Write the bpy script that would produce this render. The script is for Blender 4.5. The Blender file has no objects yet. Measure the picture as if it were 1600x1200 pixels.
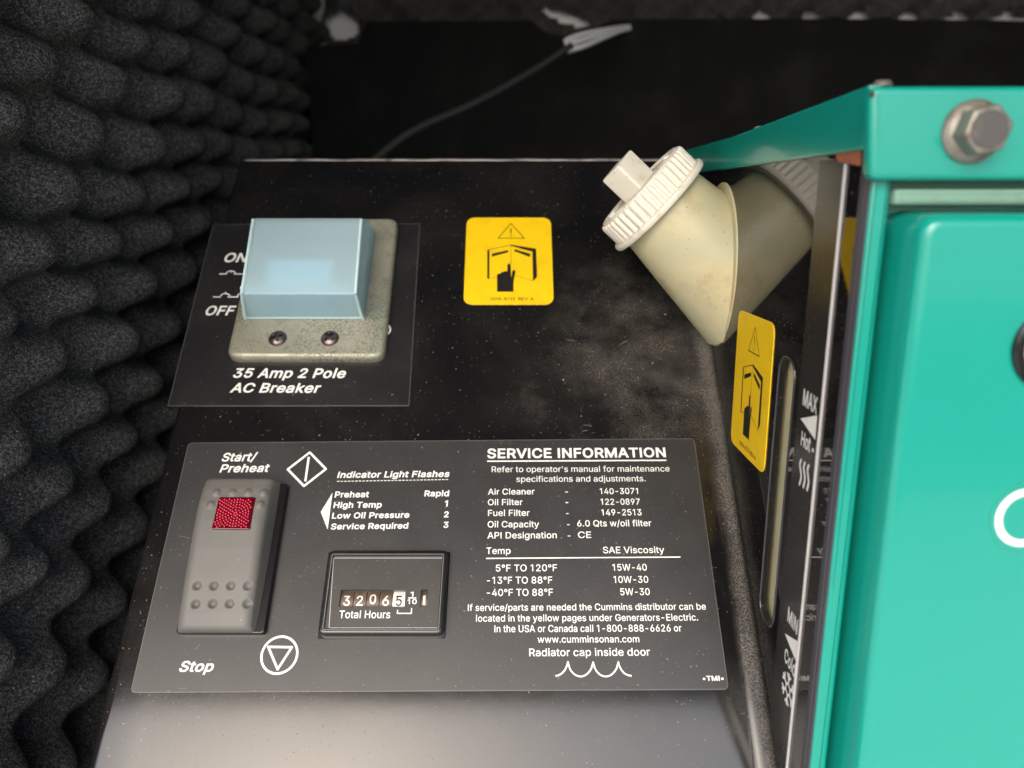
import bpy, math, random
from mathutils import Vector, Matrix, geometry

random.seed(7)
SC = bpy.context.scene
COL = SC.collection
MM = 0.001
R = math.radians

# ------------------------------------------------------------------ camera, sky, sun, exposure
CAM_H = 800.0                       # mm above the ground
PITCH = R(13.5)
CP, SP = math.cos(PITCH), math.sin(PITCH)
F = 1202.0                          # focal length in photo pixels (1600 wide)
cam = bpy.data.cameras.new('camera')
cam.sensor_width = 36.0
cam.lens = 36.0 * F / 1600.0
cam.clip_start = 0.005
cam.clip_end = 500.0
cam.dof.use_dof = True
cam.dof.focus_distance = 0.214
cam.dof.aperture_fstop = 12.0
cam_o = bpy.data.objects.new('camera', cam)
COL.objects.link(cam_o)
cam_o.location = (0, 0, CAM_H * MM)
cam_o.rotation_euler = (math.pi / 2 - PITCH, 0, 0)
SC.camera = cam_o

SUN_ELEV, SUN_AZ = R(40), R(-163)   # azimuth measured from +Y towards +X
world = bpy.data.worlds.new('World')
SC.world = world
world.use_nodes = True
wn = world.node_tree
sky = wn.nodes.new('ShaderNodeTexSky')
sky.sky_type = 'NISHITA'
sky.sun_disc = False
sky.sun_elevation = SUN_ELEV
sky.sun_rotation = SUN_AZ
sky.air_density = 1.0
sky.dust_density = 4.0
sky.ozone_density = 0.6
wn.links.new(sky.outputs['Color'], wn.nodes['Background'].inputs['Color'])
wn.nodes['Background'].inputs['Strength'].default_value = 0.15
sun = bpy.data.lights.new('sun', 'SUN')
sun.energy = 1.5
sun.angle = R(68)
sun.color = (1.0, 1.0, 1.0)
sun_o = bpy.data.objects.new('sun', sun)
COL.objects.link(sun_o)
_sd = Vector((math.sin(SUN_AZ) * math.cos(SUN_ELEV), math.cos(SUN_AZ) * math.cos(SUN_ELEV), math.sin(SUN_ELEV)))
sun_o.rotation_euler = _sd.to_track_quat('Z', 'Y').to_euler()
vs = SC.view_settings
vs.view_transform = 'Standard'
vs.look = 'None'
vs.gamma = 1.0
vs.use_curve_mapping = False
vs.exposure = 0.98
SC.cycles.max_bounces = 12
SC.cycles.transparent_max_bounces = 16
SC.cycles.use_denoising = True

# ------------------------------------------------------------------ frames (mm; +x right, +y into the compartment, +z up)
UP = Vector((0, SP, CP))
FW = Vector((0, CP, -SP))
O = Vector((0, 0, CAM_H))

def frame(origin, ax, ay, az):
    m = Matrix((ax, ay, az)).transposed().to_4x4()
    m.translation = origin
    return m

PV = (0.8643 * UP + 0.5030 * FW)    # up the sloped console face
PN = (0.5030 * UP - 0.8643 * FW)    # out of the console face
Z0, PD = 250.2, 216.24
PANEL = frame(O + Z0 * FW, Vector((1, 0, 0)), PV, PN)
WX = 66.0
WALL = frame(O + Vector((WX, 0, 0)), Vector((0, -1, 0)), Vector((0, 0, 1)), Vector((-1, 0, 0)))
DY = 147.0
DOOR = frame(O + Vector((0, DY, 0)), Vector((1, 0, 0)), Vector((0, 0, 1)), Vector((0, -1, 0)))
ROOM = frame(O, Vector((1, 0, 0)), Vector((0, 1, 0)), Vector((0, 0, 1)))

# measurements on the photo turned into millimetres on each surface
def P(px, py, w=0.0):
    b = (600.0 - py) / F
    z = (PD - w) / (0.8643 - 0.5030 * b)
    X, Y = (px - 800.0) / F * z, b * z
    return (X, 0.8643 * Y + 0.5030 * (z - Z0))

def Wl(px, py):
    z = WX * F / (px - 800.0)
    Y = (600.0 - py) / F * z
    return (-(z * CP + Y * SP), Y * CP - z * SP)

def D(px, py, d=0.0):
    b = (600.0 - py) / F
    t = (DY - d) / (CP + b * SP)
    return ((px - 800.0) / F * t, t * (b * CP - SP))

# ------------------------------------------------------------------ building helpers
class Th:
    """An Empty at a thing's base; its parts are given in the coordinates of the surface it is mounted on."""
    def __init__(s, name, label, cat, fr, base=(0, 0, 0), group=None):
        s.fr, s.base = fr, Vector(base)
        s.o = bpy.data.objects.new(name, None)
        s.o.empty_display_size = 0.01
        COL.objects.link(s.o)
        m = fr @ Matrix.Translation(s.base)
        m.translation = m.translation * MM
        s.o.matrix_world = m
        s.o['label'], s.o['category'] = label, cat
        if group:
            s.o['group'] = group

def mesh_data(name, V, Fc, mat, smooth=True, angle=35):
    me = bpy.data.meshes.new(name)
    me.from_pydata([tuple(Vector(v) * MM) for v in V], [], Fc)
    if mat:
        me.materials.append(mat)
    if smooth:
        me.shade_smooth()
        me.set_sharp_from_angle(angle=R(angle))
    me.update()
    return me

def part(t, name, VF, mat, parent=None, smooth=True, angle=35, label=None, kind=None):
    V, Fc = VF
    me = mesh_data(name, [Vector(v) - t.base for v in V], Fc, mat, smooth, angle)
    o = bpy.data.objects.new(name, me)
    COL.objects.link(o)
    o.parent = parent or t.o
    if label: o['label'] = label
    if kind: o['kind'] = kind
    return o

def piece(t, name, me, loc, parent=None, rot=None):
    """A repeat that shares its mesh with its likes."""
    o = bpy.data.objects.new(name, me)
    COL.objects.link(o)
    o.parent = parent or t.o
    o.location = (Vector(loc) - t.base) * MM
    if rot: o.rotation_euler = rot
    return o

def setting(name, VF, mat, smooth=False):
    me = mesh_data(name, [Vector(v) + O for v in VF[0]], VF[1], mat, smooth)
    o = bpy.data.objects.new(name, me)
    COL.objects.link(o)
    o['kind'] = 'structure'
    return o

def join(*vfs):
    V, Fc = [], []
    for v, f in vfs:
        n = len(V)
        V += [Vector(q) for q in v]
        Fc += [tuple(i + n for i in q) for q in f]
    return V, Fc

def area(c):
    return sum(c[i][0] * c[(i + 1) % len(c)][1] - c[(i + 1) % len(c)][0] * c[i][1] for i in range(len(c))) / 2

def ccw(c):
    return list(c) if area(c) > 0 else list(reversed(c))

def offset(c, d):
    """Move every corner of a closed outline to its right by d (outwards for ccw)."""
    n, out = len(c), []
    for i in range(n):
        a, b, e = Vector(c[i - 1][:2]), Vector(c[i][:2]), Vector(c[(i + 1) % n][:2])
        d1, d2 = (b - a), (e - b)
        if d1.length < 1e-9 or d2.length < 1e-9:
            out.append((b.x, b.y)); continue
        d1.normalize(); d2.normalize()
        n1, n2 = Vector((d1.y, -d1.x)), Vector((d2.y, -d2.x))
        k = max(1 + n1.dot(n2), 0.35)
        q = b + (n1 + n2) * (d / k)
        out.append((q.x, q.y))
    return out

def rnd(c, r, seg=5):
    """Round the corners of a polygon; r may be one radius or one per corner."""
    c = ccw(c); n = len(c); out = []
    for i in range(n):
        rr = r[i] if isinstance(r, (list, tuple)) else r
        a, b, e = Vector(c[i - 1]), Vector(c[i]), Vector(c[(i + 1) % n])
        u, v = (a - b).normalized(), (e - b).normalized()
        ang = math.acos(max(-1, min(1, u.dot(v))))
        if rr <= 0 or ang > 3.1:
            out.append((b.x, b.y)); continue
        t = rr / math.tan(ang / 2)
        t = min(t, (a - b).length * .49, (e - b).length * .49)
        p, q = b + u * t, b + v * t
        for k in range(seg + 1):
            s = k / seg
            w = p * (1 - s) ** 2 + b * 2 * s * (1 - s) + q * s * s
            out.append((w.x, w.y))
    return out

def rect(x0, y0, x1, y1):
    return [(x0, y0), (x1, y0), (x1, y1), (x0, y1)]

def circ(x, y, r, n=32, ry=None):
    return [(x + r * math.cos(2 * math.pi * k / n), y + (ry or r) * math.sin(2 * math.pi * k / n)) for k in range(n)]

def fill2d(contours, z=0.0, grow=0.0):
    """Non-zero union of outlines as flat faces."""
    pts, edges, loops = [], [], []
    for c in contours:
        n = len(pts)
        pts += [Vector(p[:2]) for p in c]
        edges += [(n + i, n + (i + 1) % len(c)) for i in range(len(c))]
        loops.append([Vector(p[:2]) for p in c])
    v, e, f, *_ = geometry.delaunay_2d_cdt(pts, edges, [], 0, 1e-5)
    keep = []
    for t in f:
        c = sum((v[i] for i in t), Vector((0, 0))) / len(t)
        wn_ = 0
        for L in loops:
            for i in range(len(L)):
                a, b = L[i], L[(i + 1) % len(L)]
                cr = (b.x - a.x) * (c.y - a.y) - (c.x - a.x) * (b.y - a.y)
                if a.y <= c.y < b.y and cr > 0: wn_ += 1
                elif b.y <= c.y < a.y and cr < 0: wn_ -= 1
        if wn_:
            a3 = (v[t[1]] - v[t[0]]).cross(v[t[2]] - v[t[0]])
            keep.append(tuple(t) if a3 > 0 else tuple(reversed(t)))
    return [(p.x, p.y, z) for p in v], keep

def prism(out, z0, z1, bev=0.0, holes=(), seg=3, bottom=False):
    """Plate with a rounded top edge; holes are straight cut."""
    out = ccw(out)
    rings = [(0.0, z0)]
    if bev > 0:
        for k in range(seg + 1):
            a = k / seg * math.pi / 2
            rings.append((bev * (1 - math.cos(a)), z1 - bev + bev * math.sin(a)))
        rings.append((bev * 1.12, z1))
    else:
        rings.append((0.0, z1))
    V, Fc, n = [], [], len(out)
    for off, z in rings:
        V += [(x, y, z) for x, y in (offset(out, -off) if off else out)]
    for k in range(len(rings) - 1):
        for i in range(n):
            j = (i + 1) % n
            Fc.append((k * n + i, k * n + j, (k + 1) * n + j, (k + 1) * n + i))
    top = V[-n:]
    hs = [list(reversed(ccw(h))) for h in holes]
    if holes:
        fv, ff = fill2d([[(p[0], p[1]) for p in top]] + hs, z1)
        parts = [(V, Fc), (fv, ff)]
        for h in hs:
            m = len(h)
            hv = [(x, y, z1) for x, y in h] + [(x, y, z0) for x, y in h]
            parts.append((hv, [(i, m + i, m + (i + 1) % m, (i + 1) % m)[::-1] for i in range(m)]))
        return join(*parts)
    b = (len(rings) - 1) * n
    Fc.append(tuple(range(b, b + n)))
    if bottom:
        Fc.append(tuple(reversed(range(n))))
    return V, Fc

def ring2d(out, w, z):
    """A flat line of width w along a closed outline."""
    out = ccw(out)
    inn = offset(out, -w)
    n = len(out)
    V = [(x, y, z) for x, y in out] + [(x, y, z) for x, y in inn]
    return V, [(i, (i + 1) % n, n + (i + 1) % n, n + i) for i in range(n)]

def seg2d(a, b, w, w2=None):
    a, b = Vector(a), Vector(b)
    d = (b - a).normalized(); nn = Vector((-d.y, d.x))
    w2 = w if w2 is None else w2
    return ccw([tuple(a + nn * w / 2), tuple(a - nn * w / 2), tuple(b - nn * w2 / 2), tuple(b + nn * w2 / 2)])

def line2d(pts, w, closed=False, z=0.0, extra=()):
    cs = [ccw(c) for c in extra]
    n = len(pts)
    for i in range(n if closed else n - 1):
        cs.append(seg2d(pts[i], pts[(i + 1) % n], w))
    for i in range(n):
        if closed or 0 < i < n - 1:
            cs.append(circ(pts[i][0], pts[i][1], w / 2, 10))
    return fill2d(cs, z)

def tube(pts, r, n=12, cap=True):
    V, Fc = [], []
    pts = [Vector(p) for p in pts]
    prev = None
    for i, p in enumerate(pts):
        d = (pts[min(i + 1, len(pts) - 1)] - pts[max(i - 1, 0)]).normalized()
        a = prev if prev else d.orthogonal().normalized()
        a = (a - d * a.dot(d)).normalized(); prev = a
        b = d.cross(a)
        rr = r[i] if isinstance(r, (list, tuple)) else r
        V += [p + (a * math.cos(2 * math.pi * k / n) + b * math.sin(2 * math.pi * k / n)) * rr for k in range(n)]
    for i in range(len(pts) - 1):
        for k in range(n):
            Fc.append((i * n + k, i * n + (k + 1) % n, (i + 1) * n + (k + 1) % n, (i + 1) * n + k))
    if cap:
        Fc.append(tuple(reversed(range(n)))); m = (len(pts) - 1) * n
        Fc.append(tuple(range(m, m + n)))
    return V, Fc

def lathe(prof, n=48, sx=1.0, sy=1.0):
    V, Fc = [], []
    for r, z in prof:
        V += [(r * sx * math.cos(2 * math.pi * k / n), r * sy * math.sin(2 * math.pi * k / n), z) for k in range(n)]
    for i in range(len(prof) - 1):
        for k in range(n):
            Fc.append((i * n + k, i * n + (k + 1) % n, (i + 1) * n + (k + 1) % n, (i + 1) * n + k))
    if prof[0][0] > 1e-6: Fc.append(tuple(reversed(range(n))))
    if prof[-1][0] > 1e-6: Fc.append(tuple(range((len(prof) - 1) * n, len(prof) * n)))
    return V, Fc

def xf(VF, m):
    return [m @ Vector(v) for v in VF[0]], VF[1]

def hfield(xs, ys, h):
    V = [(x, y, h(x, y)) for y in ys for x in xs]
    nx = len(xs)
    return V, [(j * nx + i, j * nx + i + 1, (j + 1) * nx + i + 1, (j + 1) * nx + i) for j in range(len(ys) - 1) for i in range(nx - 1)]

def lin(a, b, n):
    return [a + (b - a) * i / (n - 1) for i in range(n)]

def interp(x, pts):
    if x <= pts[0][0]: return pts[0][1]
    for (a, b), (c, d) in zip(pts, pts[1:]):
        if x <= c:
            s = (x - a) / (c - a)
            s = s * s * (3 - 2 * s) if False else s
            return b + (d - b) * s
    return pts[-1][1]

# ------------------------------------------------------------------ lettering
GLYPHS = {}
def load_glyphs(txt):
    for row in txt.split('\n'):
        if not row: continue
        ch = row[0]
        adv, _, rest = row[2:].partition(' ')
        cs = []
        for c in rest.split('|'):
            if c:
                q = list(map(float, c.split(',')))
                cs.append(list(zip(q[0::2], q[1::2])))
        GLYPHS[ch] = (float(adv), cs)
_gc = {}
def glyph(ch, bold):
    if (ch, bold) not in _gc:
        adv, cs = GLYPHS[ch]
        if bold:
            cs = [offset(c, -bold) for c in cs]     # outer outlines run clockwise, so they grow and holes shrink
        _gc[ch, bold] = fill2d(cs) if cs else ([], [])
    return _gc[ch, bold]

def text_mesh(s, bold=0, shear=0.0):
    V, Fc, x = [], [], 0.0
    for ch in s:
        gv, gf = glyph(ch, bold)
        n = len(V)
        V += [(p[0] + x + p[1] * shear, p[1], 0) for p in gv]
        Fc += [tuple(i + n for i in f) for f in gf]
        x += GLYPHS[ch][0] + bold * .9
    return V, Fc

def lettering(t, s, a, b, cap, mapper, w, mat, bold=0, shear=0.0, parent=None, name='lettering', squeeze=1.0):
    """Text whose ink runs from photo point a to photo point b on its baseline; cap = capital height in photo pixels."""
    V, Fc = text_mesh(s, bold, shear)
    used = sorted({i for f in Fc for i in f})
    x0 = min(V[i][0] for i in used); x1 = max(V[i][0] for i in used)
    A, B = Vector(mapper(*a)), Vector(mapper(*b))
    up = Vector(mapper(a[0], a[1] - cap)) - A
    ex = (B - A).normalized(); ey = Vector((-ex.y, ex.x))
    h = abs(up.dot(ey)) * squeeze
    sx = (B - A).length / (x1 - x0); sy = h / (509.0 + 2 * bold)
    out = []
    for v in V:
        q = A + ex * ((v[0] - x0) * sx) + ey * ((v[1] + bold) * sy)
        out.append((q.x, q.y, w))
    return part(t, name, (out, Fc), mat, parent, smooth=False)

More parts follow.
